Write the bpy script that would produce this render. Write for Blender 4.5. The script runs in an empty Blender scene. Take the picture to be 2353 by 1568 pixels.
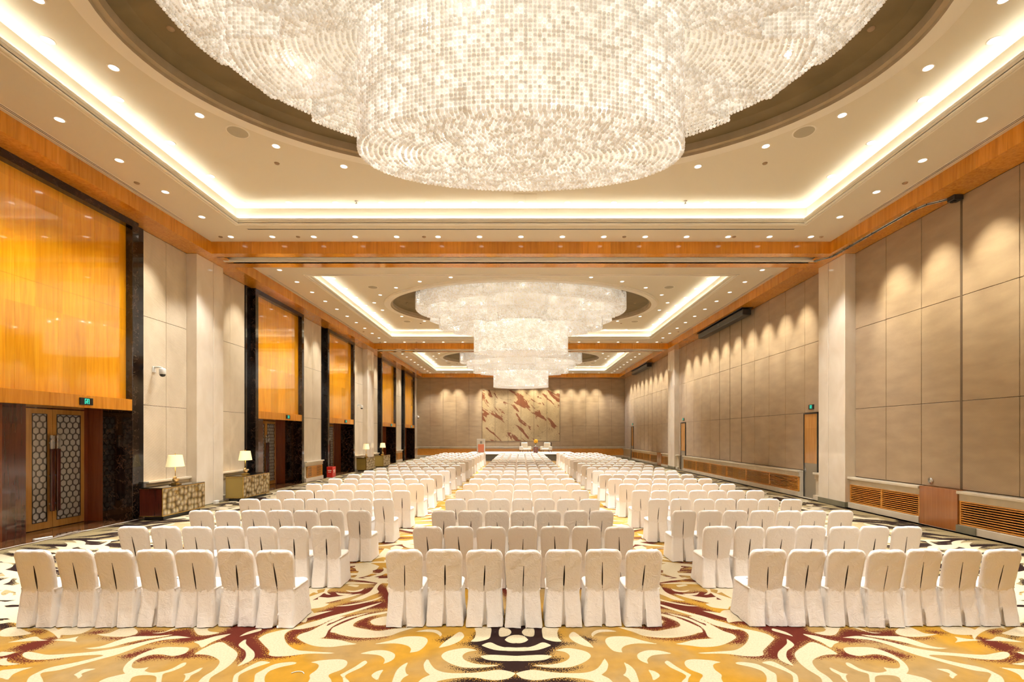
import bpy, math, random
import numpy as np
from mathutils import Vector, Matrix
random.seed(7)
RNG = np.random.RandomState(11)
scene = bpy.context.scene
COL = scene.collection
PI = math.pi

# ------------------------------------------------------------------ helpers
def tag(o, label=None, cat=None, group=None, kind=None):
    if label: o['label'] = label
    if cat: o['category'] = cat
    if group: o['group'] = group
    if kind: o['kind'] = kind
    return o

def empty(name, loc=(0, 0, 0), rz=0.0):
    o = bpy.data.objects.new(name, None)
    o.empty_display_size = 0.2
    o.location = loc
    o.rotation_euler = (0, 0, rz)
    COL.objects.link(o)
    return o

def newobj(name, me, parent=None, loc=None):
    o = bpy.data.objects.new(name, me)
    COL.objects.link(o)
    if parent is not None: o.parent = parent
    if loc is not None: o.location = loc
    return o

class MB:
    """collects geometry and links it as one mesh object"""
    def __init__(self):
        self.v = []; self.f = []; self.m = []; self.s = []
    def add(self, vs, fs, mi=0, smooth=False):
        b = len(self.v)
        self.v += [tuple(p) for p in vs]
        for f in fs:
            self.f.append(tuple(b + i for i in f)); self.m.append(mi); self.s.append(smooth)
    def box(self, x0, y0, z0, x1, y1, z1, mi=0, bev=0.0):
        if x0 > x1: x0, x1 = x1, x0
        if y0 > y1: y0, y1 = y1, y0
        if z0 > z1: z0, z1 = z1, z0
        if bev <= 0:
            vs = [(x0,y0,z0),(x1,y0,z0),(x1,y1,z0),(x0,y1,z0),(x0,y0,z1),(x1,y0,z1),(x1,y1,z1),(x0,y1,z1)]
            fs = [(0,3,2,1),(4,5,6,7),(0,1,5,4),(1,2,6,5),(2,3,7,6),(3,0,4,7)]
            self.add(vs, fs, mi); return
        b = min(bev, (x1-x0)*.45, (y1-y0)*.45, (z1-z0)*.45)
        vs = []
        idx = {}
        for sx in (0,1):
            for sy in (0,1):
                for sz in (0,1):
                    X = (x0,x1)[sx]; Y = (y0,y1)[sy]; Z = (z0,z1)[sz]
                    dx = b*(1-2*sx); dy = b*(1-2*sy); dz = b*(1-2*sz)
                    idx[(sx,sy,sz,'x')] = len(vs); vs.append((X, Y+dy, Z+dz))
                    idx[(sx,sy,sz,'y')] = len(vs); vs.append((X+dx, Y, Z+dz))
                    idx[(sx,sy,sz,'z')] = len(vs); vs.append((X+dx, Y+dy, Z))
        fs = []
        for s in (0,1):
            q = [idx[(s,0,0,'x')], idx[(s,1,0,'x')], idx[(s,1,1,'x')], idx[(s,0,1,'x')]]
            fs.append(q if s else q[::-1])
            q = [idx[(0,s,0,'y')], idx[(0,s,1,'y')], idx[(1,s,1,'y')], idx[(1,s,0,'y')]]
            fs.append(q if s else q[::-1])
            q = [idx[(0,0,s,'z')], idx[(1,0,s,'z')], idx[(1,1,s,'z')], idx[(0,1,s,'z')]]
            fs.append(q if s else q[::-1])
        for a in (0,1):
            for c in (0,1):
                fs.append([idx[(a,c,0,'x')], idx[(a,c,1,'x')], idx[(a,c,1,'y')], idx[(a,c,0,'y')]])
                fs.append([idx[(a,0,c,'x')], idx[(a,1,c,'x')], idx[(a,1,c,'z')], idx[(a,0,c,'z')]])
                fs.append([idx[(0,a,c,'y')], idx[(1,a,c,'y')], idx[(1,a,c,'z')], idx[(0,a,c,'z')]])
        for k in [(a,c,d) for a in (0,1) for c in (0,1) for d in (0,1)]:
            fs.append([idx[k+('x',)], idx[k+('y',)], idx[k+('z',)]])
        self.add(vs, fs, mi)
    def quad(self, a, b, c, d, mi=0):
        self.add([a,b,c,d], [(0,1,2,3)], mi)
    def lathe(self, prof, cx=0, cy=0, cz=0, seg=24, mi=0, smooth=True, cap0=False, cap1=False):
        vs = []; fs = []
        n = len(prof)
        for r, z in prof:
            for k in range(seg):
                a = 2*PI*k/seg
                vs.append((cx + r*math.cos(a), cy + r*math.sin(a), cz + z))
        for i in range(n-1):
            for k in range(seg):
                k2 = (k+1) % seg
                fs.append((i*seg+k, i*seg+k2, (i+1)*seg+k2, (i+1)*seg+k))
        if cap0: fs.append(tuple(range(seg))[::-1])
        if cap1: fs.append(tuple((n-1)*seg + k for k in range(seg)))
        self.add(vs, fs, mi, smooth)
    def tube(self, pts, r, seg=8, mi=0, smooth=True, radii=None):
        pts = [Vector(p) for p in pts]
        vs = []; fs = []
        for i, p in enumerate(pts):
            if i == 0: t = pts[1]-pts[0]
            elif i == len(pts)-1: t = pts[-1]-pts[-2]
            else: t = pts[i+1]-pts[i-1]
            t.normalize()
            up = Vector((0,0,1)) if abs(t.z) < .9 else Vector((1,0,0))
            a = t.cross(up).normalized(); b = t.cross(a).normalized()
            rr = radii[i] if radii else r
            for k in range(seg):
                w = 2*PI*k/seg
                vs.append(tuple(p + a*(rr*math.cos(w)) + b*(rr*math.sin(w))))
        for i in range(len(pts)-1):
            for k in range(seg):
                k2 = (k+1) % seg
                fs.append((i*seg+k, i*seg+k2, (i+1)*seg+k2, (i+1)*seg+k))
        fs.append(tuple(range(seg))[::-1]); fs.append(tuple((len(pts)-1)*seg+k for k in range(seg)))
        self.add(vs, fs, mi, smooth)
    def mesh(self, name, mats):
        me = bpy.data.meshes.new(name)
        me.from_pydata(self.v, [], self.f)
        for m in (mats if isinstance(mats, (list, tuple)) else [mats]): me.materials.append(m)
        me.polygons.foreach_set('material_index', self.m)
        me.polygons.foreach_set('use_smooth', self.s)
        me.update()
        import bmesh
        bm = bmesh.new(); bm.from_mesh(me)
        bmesh.ops.recalc_face_normals(bm, faces=bm.faces)
        bm.to_mesh(me); bm.free()
        return me
    def build(self, name, mats, parent=None, loc=None):
        return newobj(name, self.mesh(name, mats), parent, loc)

def copy_tree(o, parent=None):
    kids = list(o.children)
    c = o.copy(); COL.objects.link(c); c.parent = parent
    for ch in kids: copy_tree(ch, c)
    return c

ORD = ['first','second','third','fourth','fifth','sixth','seventh','eighth','ninth','tenth','eleventh','twelfth',
       'thirteenth','fourteenth','fifteenth','sixteenth','seventeenth','eighteenth','nineteenth','twentieth']

# ------------------------------------------------------------------ materials
def mat(name):
    m = bpy.data.materials.new(name); m.use_nodes = True
    nt = m.node_tree; nt.nodes.clear()
    out = nt.nodes.new('ShaderNodeOutputMaterial')
    b = nt.nodes.new('ShaderNodeBsdfPrincipled')
    nt.links.new(b.outputs[0], out.inputs[0])
    return m, nt, b

def N(nt, t, **kw):
    n = nt.nodes.new(t)
    for k, v in kw.items():
        if k.startswith('i_'):
            key = k[2:].replace('_', ' ')
            n.inputs[key].default_value = v
        else: setattr(n, k, v)
    return n

def L(nt, a, b): nt.links.new(a, b)

def ramp(nt, stops, interp='LINEAR'):
    r = nt.nodes.new('ShaderNodeValToRGB')
    cr = r.color_ramp; cr.interpolation = interp
    while len(cr.elements) > 1: cr.elements.remove(cr.elements[-1])
    cr.elements[0].position = stops[0][0]; cr.elements[0].color = tuple(stops[0][1]) + (1,)
    for p, c in stops[1:]:
        e = cr.elements.new(p); e.color = tuple(c) + (1,)
    return r

def coord(nt, scale=(1,1,1), rot=(0,0,0), kind='Object'):
    t = nt.nodes.new('ShaderNodeTexCoord')
    mp = nt.nodes.new('ShaderNodeMapping')
    mp.inputs['Scale'].default_value = scale
    mp.inputs['Rotation'].default_value = rot
    nt.links.new(t.outputs[kind], mp.inputs['Vector'])
    return mp.outputs['Vector']

def world_coord(nt, scale=(1,1,1), rot=(0,0,0)):
    g = nt.nodes.new('ShaderNodeNewGeometry')
    mp = nt.nodes.new('ShaderNodeMapping')
    mp.inputs['Scale'].default_value = scale
    mp.inputs['Rotation'].default_value = rot
    nt.links.new(g.outputs['Position'], mp.inputs['Vector'])
    return mp.outputs['Vector']

def bump(nt, b, h, strength=.3, dist=.01):
    n = nt.nodes.new('ShaderNodeBump')
    n.inputs['Strength'].default_value = strength
    n.inputs['Distance'].default_value = dist
    L(nt, h, n.inputs['Height']); L(nt, n.outputs[0], b.inputs['Normal'])

def plain(name, col, rough=.5, metal=0, coat=0, emis=None, es=0, spec=.5):
    m, nt, b = mat(name)
    b.inputs['Base Color'].default_value = (*col, 1)
    b.inputs['Roughness'].default_value = rough
    b.inputs['Metallic'].default_value = metal
    b.inputs['Coat Weight'].default_value = coat
    b.inputs['Specular IOR Level'].default_value = spec
    if emis:
        b.inputs['Emission Color'].default_value = (*emis, 1)
        b.inputs['Emission Strength'].default_value = es
    # slight procedural wear so the surface is not perfectly flat
    n = N(nt, 'ShaderNodeTexNoise', i_Scale=6.0, i_Detail=3.0)
    L(nt, coord(nt), n.inputs['Vector'])
    mr = N(nt, 'ShaderNodeMapRange', i_To_Min=max(rough-.05, .02), i_To_Max=min(rough+.05, 1))
    L(nt, n.outputs[0], mr.inputs[0]); L(nt, mr.outputs[0], b.inputs['Roughness'])
    return m

M = {}
def wood(name, c1, c2, c3, axis='z', plank=.6, rough=.18, coat=.6, dirv='Y'):
    """veneer: grain stretched along an axis, wide sheets of slightly different tone"""
    m, nt, b = mat(name)
    sc = {'z': (9, 9, .55), 'y': (9, .55, 9), 'x': (.55, 9, 9)}[axis]
    n = N(nt, 'ShaderNodeTexNoise', i_Scale=1.6, i_Detail=6.0, i_Distortion=.6)
    L(nt, world_coord(nt, sc), n.inputs['Vector'])
    r = ramp(nt, [(.3, c1), (.5, c2), (.72, c3)])
    L(nt, n.outputs[0], r.inputs[0])
    # sheet-to-sheet tone
    g = nt.nodes.new('ShaderNodeNewGeometry')
    sp = nt.nodes.new('ShaderNodeSeparateXYZ'); L(nt, g.outputs['Position'], sp.inputs[0])
    mu = N(nt, 'ShaderNodeMath', operation='DIVIDE'); mu.inputs[1].default_value = plank
    L(nt, sp.outputs[dirv], mu.inputs[0])
    fl = N(nt, 'ShaderNodeMath', operation='FLOOR'); L(nt, mu.outputs[0], fl.inputs[0])
    mz = N(nt, 'ShaderNodeMath', operation='DIVIDE'); mz.inputs[1].default_value = 2.55
    L(nt, sp.outputs['Z'], mz.inputs[0])
    fz = N(nt, 'ShaderNodeMath', operation='FLOOR'); L(nt, mz.outputs[0], fz.inputs[0])
    cb = nt.nodes.new('ShaderNodeCombineXYZ'); L(nt, fl.outputs[0], cb.inputs[0]); L(nt, fz.outputs[0], cb.inputs[1])
    wn = N(nt, 'ShaderNodeTexWhiteNoise', noise_dimensions='3D'); L(nt, cb.outputs[0], wn.inputs['Vector'])
    mr = N(nt, 'ShaderNodeMapRange', i_To_Min=.84, i_To_Max=1.14); L(nt, wn.outputs[0], mr.inputs[0])
    mx = N(nt, 'ShaderNodeMix', data_type='RGBA', blend_type='MULTIPLY'); mx.inputs[0].default_value = 1
    L(nt, r.outputs[0], mx.inputs[6]); L(nt, mr.outputs[0], mx.inputs[7])
    L(nt, mx.outputs[2], b.inputs['Base Color'])
    b.inputs['Roughness'].default_value = rough
    b.inputs['Coat Weight'].default_value = coat
    b.inputs['Coat Roughness'].default_value = .035
    bump(nt, b, n.outputs[0], .05, .004)
    return m

M['wood_panel'] = wood('honey_gloss_veneer', (.76,.29,.003), (.86,.36,.006), (.92,.43,.014), 'z', .62, .13, 1.0)
[n for n in M['wood_panel'].node_tree.nodes if n.type == 'BSDF_PRINCIPLED'][0].inputs['Coat IOR'].default_value = 1.75
M['wood_beam'] = wood('honey_beam_veneer', (.50,.175,.009), (.62,.235,.014), (.70,.29,.026), 'z', .95, .14, .5)
M['wood_cross'] = wood('honey_cross_beam_veneer', (.50,.175,.009), (.62,.235,.014), (.70,.29,.026), 'z', .95, .14, .5, 'X')
M['wood_door'] = wood('honey_door_veneer', (.42,.19,.045), (.50,.24,.06), (.56,.29,.08), 'z', .9, .22, .4)
M['wood_flush'] = wood('reddish_flush_veneer', (.27,.09,.02), (.33,.115,.028), (.38,.14,.036), 'z', .9, .25, .4)
M['wood_red'] = wood('red_brown_veneer', (.135,.028,.008), (.17,.037,.011), (.205,.05,.015), 'z', .9, .2, .5)
M['wood_base'] = wood('orange_slat_timber', (.54,.21,.03), (.62,.26,.04), (.68,.31,.055), 'y', .7, .3, .2)
M['wood_dark'] = wood('dark_maroon_lacquer', (.05,.012,.008), (.07,.016,.01), (.09,.02,.012), 'z', .9, .12, .6)

def marble_dark():
    m, nt, b = mat('dark_emperador_marble')
    v = world_coord(nt, (1,1,1))
    n1 = N(nt, 'ShaderNodeTexNoise', i_Scale=3.2, i_Detail=9.0, i_Distortion=1.8); L(nt, v, n1.inputs['Vector'])
    vo = N(nt, 'ShaderNodeTexVoronoi', feature='DISTANCE_TO_EDGE', i_Scale=5.0)
    mixv = N(nt, 'ShaderNodeMix', data_type='VECTOR'); mixv.inputs[0].default_value = .35
    L(nt, v, mixv.inputs[4]); L(nt, n1.outputs['Color'], mixv.inputs[5]); L(nt, mixv.outputs[1], vo.inputs['Vector'])
    r1 = ramp(nt, [(.4, (.003,.002,.0015)), (.58, (.012,.006,.004)), (.72, (.035,.017,.009)), (.85, (.09,.05,.028))])
    L(nt, n1.outputs[0], r1.inputs[0])
    r2 = ramp(nt, [(0, (.16,.10,.06)), (.018, (.02,.01,.006)), (.045, (0,0,0))]); L(nt, vo.outputs[0], r2.inputs[0])
    mx = N(nt, 'ShaderNodeMix', data_type='RGBA', blend_type='ADD'); mx.inputs[0].default_value = .5
    L(nt, r1.outputs[0], mx.inputs[6]); L(nt, r2.outputs[0], mx.inputs[7]); L(nt, mx.outputs[2], b.inputs['Base Color'])
    b.inputs['Roughness'].default_value = .08
    return m
M['marble'] = marble_dark()

def marble_floor():
    m, nt, b = mat('brown_threshold_marble')
    n1 = N(nt, 'ShaderNodeTexNoise', i_Scale=5.0, i_Detail=9.0, i_Distortion=1.2); L(nt, world_coord(nt), n1.inputs['Vector'])
    r1 = ramp(nt, [(.3, (.06,.022,.008)), (.5, (.12,.05,.018)), (.68, (.20,.10,.045))]); L(nt, n1.outputs[0], r1.inputs[0])
    L(nt, r1.outputs[0], b.inputs['Base Color']); b.inputs['Roughness'].default_value = .06
    return m
M['marble_floor'] = marble_floor()
M['black_gloss'] = plain('black_glass_strip', (.006,.005,.005), .05)

def stone(name, c1, c2, rough=.35, rib=0.0, sc=2.0):
    m, nt, b = mat(name)
    n1 = N(nt, 'ShaderNodeTexNoise', i_Scale=sc, i_Detail=7.0, i_Distortion=.6); L(nt, world_coord(nt, (1,1,.6)), n1.inputs['Vector'])
    r1 = ramp(nt, [(.32, c1), (.7, c2)]); L(nt, n1.outputs[0], r1.inputs[0])
    L(nt, r1.outputs[0], b.inputs['Base Color']); b.inputs['Roughness'].default_value = rough
    if rib:
        w = N(nt, 'ShaderNodeTexWave', wave_type='BANDS', bands_direction='DIAGONAL', i_Scale=5.5, i_Distortion=.5, i_Detail=1.0)
        L(nt, world_coord(nt, (1,1,2.6)), w.inputs['Vector'])
        bump(nt, b, w.outputs[0], rib, .012)
    return m
M['stone_panel'] = stone('ribbed_beige_stone', (.58,.485,.355), (.68,.585,.445), .4, .35)
M['stone_smooth'] = stone('polished_cream_marble', (.72,.63,.50), (.80,.72,.60), .07, 0)
[n for n in M['stone_smooth'].node_tree.nodes if n.type == 'BSDF_PRINCIPLED'][0].inputs['IOR'].default_value = 1.75
M['front_stone'] = stone('pale_bounce_stone_front', (.80,.76,.68), (.86,.82,.74), .5, 0)  # unseen wall behind the camera, made pale to bounce light forward
M['stone_ledge'] = stone('cream_stone_ledge', (.58,.50,.38), (.68,.60,.46), .3, 0)
M['stone_grey'] = stone('grey_green_plinth_stone', (.16,.15,.10), (.22,.20,.14), .25, 0)

def fabric_wall():
    m, nt, b = mat('woven_taupe_wall_fabric')
    n1 = N(nt, 'ShaderNodeTexNoise', i_Scale=1.3, i_Detail=6.0); L(nt, world_coord(nt, (1,1,3)), n1.inputs['Vector'])
    r1 = ramp(nt, [(.3, (.30,.205,.118)), (.7, (.38,.268,.155))]); L(nt, n1.outputs[0], r1.inputs[0])
    w = N(nt, 'ShaderNodeTexWave', wave_type='BANDS', bands_direction='DIAGONAL', i_Scale=13.0, i_Distortion=.8, i_Detail=2.0)
    L(nt, world_coord(nt, (1,1,2.2)), w.inputs['Vector'])
    mr = N(nt, 'ShaderNodeMapRange', i_To_Min=.86, i_To_Max=1.08); L(nt, w.outputs[0], mr.inputs[0])
    mx = N(nt, 'ShaderNodeMix', data_type='RGBA', blend_type='MULTIPLY'); mx.inputs[0].default_value = 1
    L(nt, r1.outputs[0], mx.inputs[6]); L(nt, mr.outputs[0], mx.inputs[7]); L(nt, mx.outputs[2], b.inputs['Base Color'])
    b.inputs['Roughness'].default_value = .5
    b.inputs['Sheen Weight'].default_value = .2
    bump(nt, b, w.outputs[0], .25, .006)
    return m
M['fabric'] = fabric_wall()

M['plaster'] = plain('warm_cream_ceiling_paint', (.72,.65,.53), .75)
M['plaster_tray'] = plain('pale_tray_ceiling_paint', (.78,.72,.60), .75)
M['plaster_trim'] = plain('cream_moulding_paint', (.92,.87,.78), .5)
M['dome'] = stone('brown_suede_dome_plaster', (.12,.082,.03), (.17,.118,.048), .55, 0, 1.2)
M['dome_side'] = stone('taupe_dome_side_plaster', (.36,.28,.17), (.44,.34,.22), .6, 0, 2)
M['joint'] = plain('dark_joint', (.10,.065,.035), .6)
M['black'] = plain('black_metal', (.012,.012,.012), .35)
M['chrome'] = plain('brushed_steel', (.55,.53,.50), .28, 1)
M['steel_kick'] = plain('grey_kick_plate', (.36,.33,.27), .35, .6)
M['brass'] = plain('brass', (.62,.42,.12), .22, 1)
M['gold_paint'] = plain('olive_gold_lacquer', (.34,.24,.06), .25, .3, .3)
M['white_plastic'] = plain('white_plastic', (.75,.73,.68), .35)
M['grey_plastic'] = plain('grey_plastic', (.32,.31,.29), .4)
M['red'] = plain('red_enamel', (.50,.015,.012), .25)
M['brown_disc'] = plain('brown_cover_disc', (.30,.20,.11), .5)
M['grille'] = plain('speaker_grille', (.42,.37,.27), .7)
M['lens'] = plain('downlight_lens', (.9,.9,.9), .4, emis=(1,.95,.85), es=5)
M['led'] = plain('cove_led', (.9,.9,.8), .4, emis=(1,.98,.84), es=46)
M['shade'] = plain('lamp_shade_linen', (.8,.7,.45), .8, emis=(1,.76,.36), es=1.15)
M['exit_green'] = plain('exit_green', (.02,.5,.35), .4, emis=(.03,.9,.62), es=1.6)
M['exit_black'] = plain('exit_black', (.006,.008,.008), .3)

def cloth(name, col, ptype=0):
    m, nt, b = mat(name)
    oi = nt.nodes.new('ShaderNodeObjectInfo')
    tc = nt.nodes.new('ShaderNodeTexCoord')
    ad = N(nt, 'ShaderNodeVectorMath', operation='ADD'); L(nt, tc.outputs['Object'], ad.inputs[0])
    sc = N(nt, 'ShaderNodeVectorMath', operation='SCALE'); sc.inputs['Scale'].default_value = 37.0
    cb = nt.nodes.new('ShaderNodeCombineXYZ')
    L(nt, oi.outputs['Random'], cb.inputs[0]); L(nt, oi.outputs['Random'], cb.inputs[1])
    L(nt, cb.outputs[0], sc.inputs[0]); L(nt, sc.outputs[0], ad.inputs[1])
    n0 = N(nt, 'ShaderNodeTexNoise', i_Scale=9.0, i_Detail=3.0, i_Distortion=1.5); L(nt, ad.outputs[0], n0.inputs['Vector'])
    n1 = N(nt, 'ShaderNodeTexVoronoi', feature='DISTANCE_TO_EDGE', i_Scale=16.0)
    mv = N(nt, 'ShaderNodeMix', data_type='VECTOR'); mv.inputs[0].default_value = .22
    L(nt, ad.outputs[0], mv.inputs[4]); L(nt, n0.outputs['Color'], mv.inputs[5]); L(nt, mv.outputs[1], n1.inputs['Vector'])
    n2 = N(nt, 'ShaderNodeTexNoise', i_Scale=55.0, i_Detail=3.0); L(nt, ad.outputs[0], n2.inputs['Vector'])
    a1 = N(nt, 'ShaderNodeMath', operation='MULTIPLY'); a1.inputs[1].default_value = .9; L(nt, n0.outputs[0], a1.inputs[0])
    a2 = N(nt, 'ShaderNodeMath', operation='MULTIPLY_ADD'); a2.inputs[1].default_value = .8
    sm = N(nt, 'ShaderNodeMath', operation='SMOOTH_MIN'); sm.inputs[1].default_value = .22; sm.inputs[2].default_value = .2
    L(nt, n1.outputs[0], sm.inputs[0]); L(nt, sm.outputs[0], a2.inputs[0]); L(nt, a1.outputs[0], a2.inputs[2])
    a3 = N(nt, 'ShaderNodeMath', operation='MULTIPLY_ADD'); a3.inputs[1].default_value = .09
    L(nt, n2.outputs[0], a3.inputs[0]); L(nt, a2.outputs[0], a3.inputs[2])
    b.inputs['Base Color'].default_value = (*col, 1)
    b.inputs['Roughness'].default_value = .42
    b.inputs['Sheen Weight'].default_value = .15
    bump(nt, b, a3.outputs[0], .27, .025)
    return m
M['cloth'] = cloth('ivory_satin_chair_cover', (.88,.82,.755))
M['slit'] = plain('dark_shaded_back_inside_slit', (.05,.03,.02), .7)  # dark inner chair back; the tone also stands in for slit shade
M['foot'] = plain('dark_metal_chair_foot', (.04,.04,.045), .3, .8)

def glowing_bead_mat(nm='glowing_bead_glass', k=1.0):
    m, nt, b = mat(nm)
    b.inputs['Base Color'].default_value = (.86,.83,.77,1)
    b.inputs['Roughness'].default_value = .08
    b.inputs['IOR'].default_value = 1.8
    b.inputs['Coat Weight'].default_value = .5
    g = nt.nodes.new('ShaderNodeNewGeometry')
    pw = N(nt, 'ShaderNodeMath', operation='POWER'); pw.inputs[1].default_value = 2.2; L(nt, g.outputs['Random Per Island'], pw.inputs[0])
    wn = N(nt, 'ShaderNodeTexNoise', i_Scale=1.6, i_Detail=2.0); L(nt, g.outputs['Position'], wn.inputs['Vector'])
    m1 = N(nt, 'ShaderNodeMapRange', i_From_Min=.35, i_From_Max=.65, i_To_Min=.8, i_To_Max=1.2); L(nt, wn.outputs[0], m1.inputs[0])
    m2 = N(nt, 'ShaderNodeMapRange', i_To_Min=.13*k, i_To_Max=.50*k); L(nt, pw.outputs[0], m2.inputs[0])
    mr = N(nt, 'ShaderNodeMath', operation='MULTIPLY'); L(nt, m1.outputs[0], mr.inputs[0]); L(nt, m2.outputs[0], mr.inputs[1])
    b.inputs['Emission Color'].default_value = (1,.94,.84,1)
    L(nt, mr.outputs[0], b.inputs['Emission Strength'])  # beads glow in place of light shining through from inside
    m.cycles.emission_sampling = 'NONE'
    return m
M['bead'] = glowing_bead_mat(); M['bead_tiers'] = [glowing_bead_mat('bead_glass_top_ring', 1.35), glowing_bead_mat('bead_glass_upper_tier', 1.95), glowing_bead_mat('bead_glass_middle_tier', 1.45), glowing_bead_mat('bead_glass_drum', 2.1), glowing_bead_mat('bead_glass_end_box', 1.6)]  # glow strength set per tier so the tiers stand apart
M['diffuser'] = plain('chandelier_inner_glow', (.8,.7,.55), .6, emis=(1,.93,.82), es=.6)
M['bulb'] = plain('chandelier_bulb', (1,1,1), .3, emis=(1,.93,.82), es=60)
M['bulb'].cycles.emission_sampling = 'NONE'; M['lens'].cycles.emission_sampling = 'NONE'; M['exit_green'].cycles.emission_sampling = 'NONE'
# ------------------------------------------------------------------ camera
F = 1111.0; VX, VY, CH = 1197.0, 1000.0, 2.3
cam_d = bpy.data.cameras.new('camera'); cam = bpy.data.objects.new('camera', cam_d); COL.objects.link(cam)
cam_d.sensor_width = 36; cam_d.lens = F/2353*36
cam_d.shift_x = -(VX-1176.5)/2353; cam_d.shift_y = (VY-784)/2353
cam_d.clip_start = .05; cam_d.clip_end = 200
cam.location = (0, 0, CH); cam.rotation_euler = (PI/2, 0, 0)
scene.camera = cam

XW = 10.6; ZC = 8.44; ZB = 8.06; ZT = 8.93; XB = 9.83
YB = 49.4; YF = -2.0
BAYS = [dict(y0=-1.7, y1=15.35, c0=1.6, c1=14.0, e=8.04, eb=4.4, ch=6.98),
        dict(y0=16.62, y1=32.35, c0=18.6, c1=30.75, e=24.95, eb=4.6, ch=24.0),
        dict(y0=33.65, y1=48.3, c0=35.7, c1=46.95, e=41.3, eb=4.4, ch=41.05)]
XC = 8.2; EA = 6.94
BN = ['nearest bay', 'middle bay', 'farthest bay']
def struct(o): o['kind'] = 'structure'; return o

# ------------------------------------------------------------------ ceiling
cb = MB()
for B in BAYS:
    y0, y1, c0, c1 = B['y0'], B['y1'], B['c0'], B['c1']
    z1 = ZC+.08
    cb.box(-XB, y0, ZC, -XC, y1, z1); cb.box(XC, y0, ZC, XB, y1, z1)
    cb.box(-XC, y0, ZC, XC, c0, z1); cb.box(-XC, c1, ZC, XC, y1, z1)
    # tray walls
    s = .16
    for (a, b_) in (((-XC-s, c0-s), (-XC-s, c1+s)), ((XC+s, c0-s), (XC+s, c1+s)), ((-XC-s, c0-s), (XC+s, c0-s)), ((-XC-s, c1+s), (XC+s, c1+s))):
        cb.box(a[0]-.02, a[1]-.02, z1-.01, b_[0]+.02, b_[1]+.02, ZT+.02, 1)
    # lip moulding: small steps round the opening
    for k, (o_, zz, hh) in enumerate(((.0, ZC-.035, .05), (.09, ZC-.015, .03))):
        w = .05
        cb.box(-XC-o_-w, c0-o_-w, zz, -XC-o_, c1+o_+w, zz+hh, 2); cb.box(XC+o_, c0-o_-w, zz, XC+o_+w, c1+o_+w, zz+hh, 2)
        cb.box(-XC-o_, c0-o_-w, zz, XC+o_, c0-o_, zz+hh, 2); cb.box(-XC-o_, c1+o_, zz, XC+o_, c1+o_+w, zz+hh, 2)
    # upstand on the lip hides the lamps
    for x0_, y0_, x1_, y1_ in ((-XC-.02, c0-.02, -XC, c1+.02), (XC, c0-.02, XC+.02, c1+.02), (-XC, c0-.02, XC, c0), (-XC, c1, XC, c1+.02)):
        cb.box(x0_, y0_, z1-.005, x1_, y1_, z1+.06, 2)
    # tray ceiling with elliptical opening
    n = 128; e, eb = B['e'], B['eb']
    ri = []; ro = []
    for k in range(n):
        a = 2*PI*k/n
        dx, dy = math.cos(a), math.sin(a)
        ri.append((EA*dx, e+eb*dy))
        px, py = EA*dx, eb*dy
        hx = XC+s
        ty = ((c1+s-e) if py > 0 else (e-c0+s))/abs(py) if abs(py) > 1e-6 else 1e9
        tx = hx/abs(px) if abs(px) > 1e-6 else 1e9
        t = min(tx, ty); ro.append((px*t, e+py*t))
    # snap nearest points to corners
    for cx, cy in ((-XC-s, c0-s), (-XC-s, c1+s), (XC+s, c0-s), (XC+s, c1+s)):
        j = min(range(n), key=lambda q: (ro[q][0]-cx)**2+(ro[q][1]-cy)**2); ro[j] = (cx, cy)
    vs = [(p[0], p[1], ZT) for p in ro]+[(p[0], p[1], ZT) for p in ri]
    fs = [(k, (k+1) % n, n+(k+1) % n, n+k) for k in range(n)]
    cb.add(vs, fs, 1)
    # ring moulding + dome side + dome
    prof = [(1.0, ZT, 2), (1.0, ZT-.05, 2), (.992, ZT-.05, 2), (.992, ZT-.09, 2), (.955, ZT-.09, 2), (.955, ZT-.02, 3), (.94, ZT-.02, 3), (.94, ZT+.14, 3), (.9, ZT+.20, 4), (.7, ZT+.25, 4), (.0, ZT+.28, 4)]
    for i in range(len(prof)-1):
        s0, z0, _ = prof[i]; s1, z1_, mi = prof[i+1]
        vs = []
        for sc_, z_ in ((s0, z0), (s1, z1_)):
            for k in range(n):
                a = 2*PI*k/n
                off = (1-sc_)*EA
                vs.append(((EA-off)*math.cos(a), e+max(eb-off, 0)*math.sin(a) if sc_ > 0 else e, z_))
        cb.add(vs, [(k, (k+1) % n, n+(k+1) % n, n+k) for k in range(n)], mi, mi == 4)
ceil = struct(cb.build('ceiling', [M['plaster'], M['plaster_tray'], M['plaster_trim'], M['dome_side'], M['dome']]))

# cove lamps on the lip
for bi, B in enumerate(BAYS):
    lb = MB(); y0, y1 = B['c0'], B['c1']; z = ZC+.085
    w = .05
    lb.box(-XC-.11, y0, z, -XC-.11+w, y1, z+.02); lb.box(XC+.11-w, y0, z, XC+.11, y1, z+.02)
    lb.box(-XC, y1+.11-w, z, XC, y1+.11, z+.02); lb.box(-XC, y0-.11, z, XC, y0-.11+w, z+.02)
    o = lb.build('cove_light', M['led'])
    tag(o, 'warm hidden strip light glowing round the ceiling tray of the '+BN[bi], 'strip light')

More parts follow.
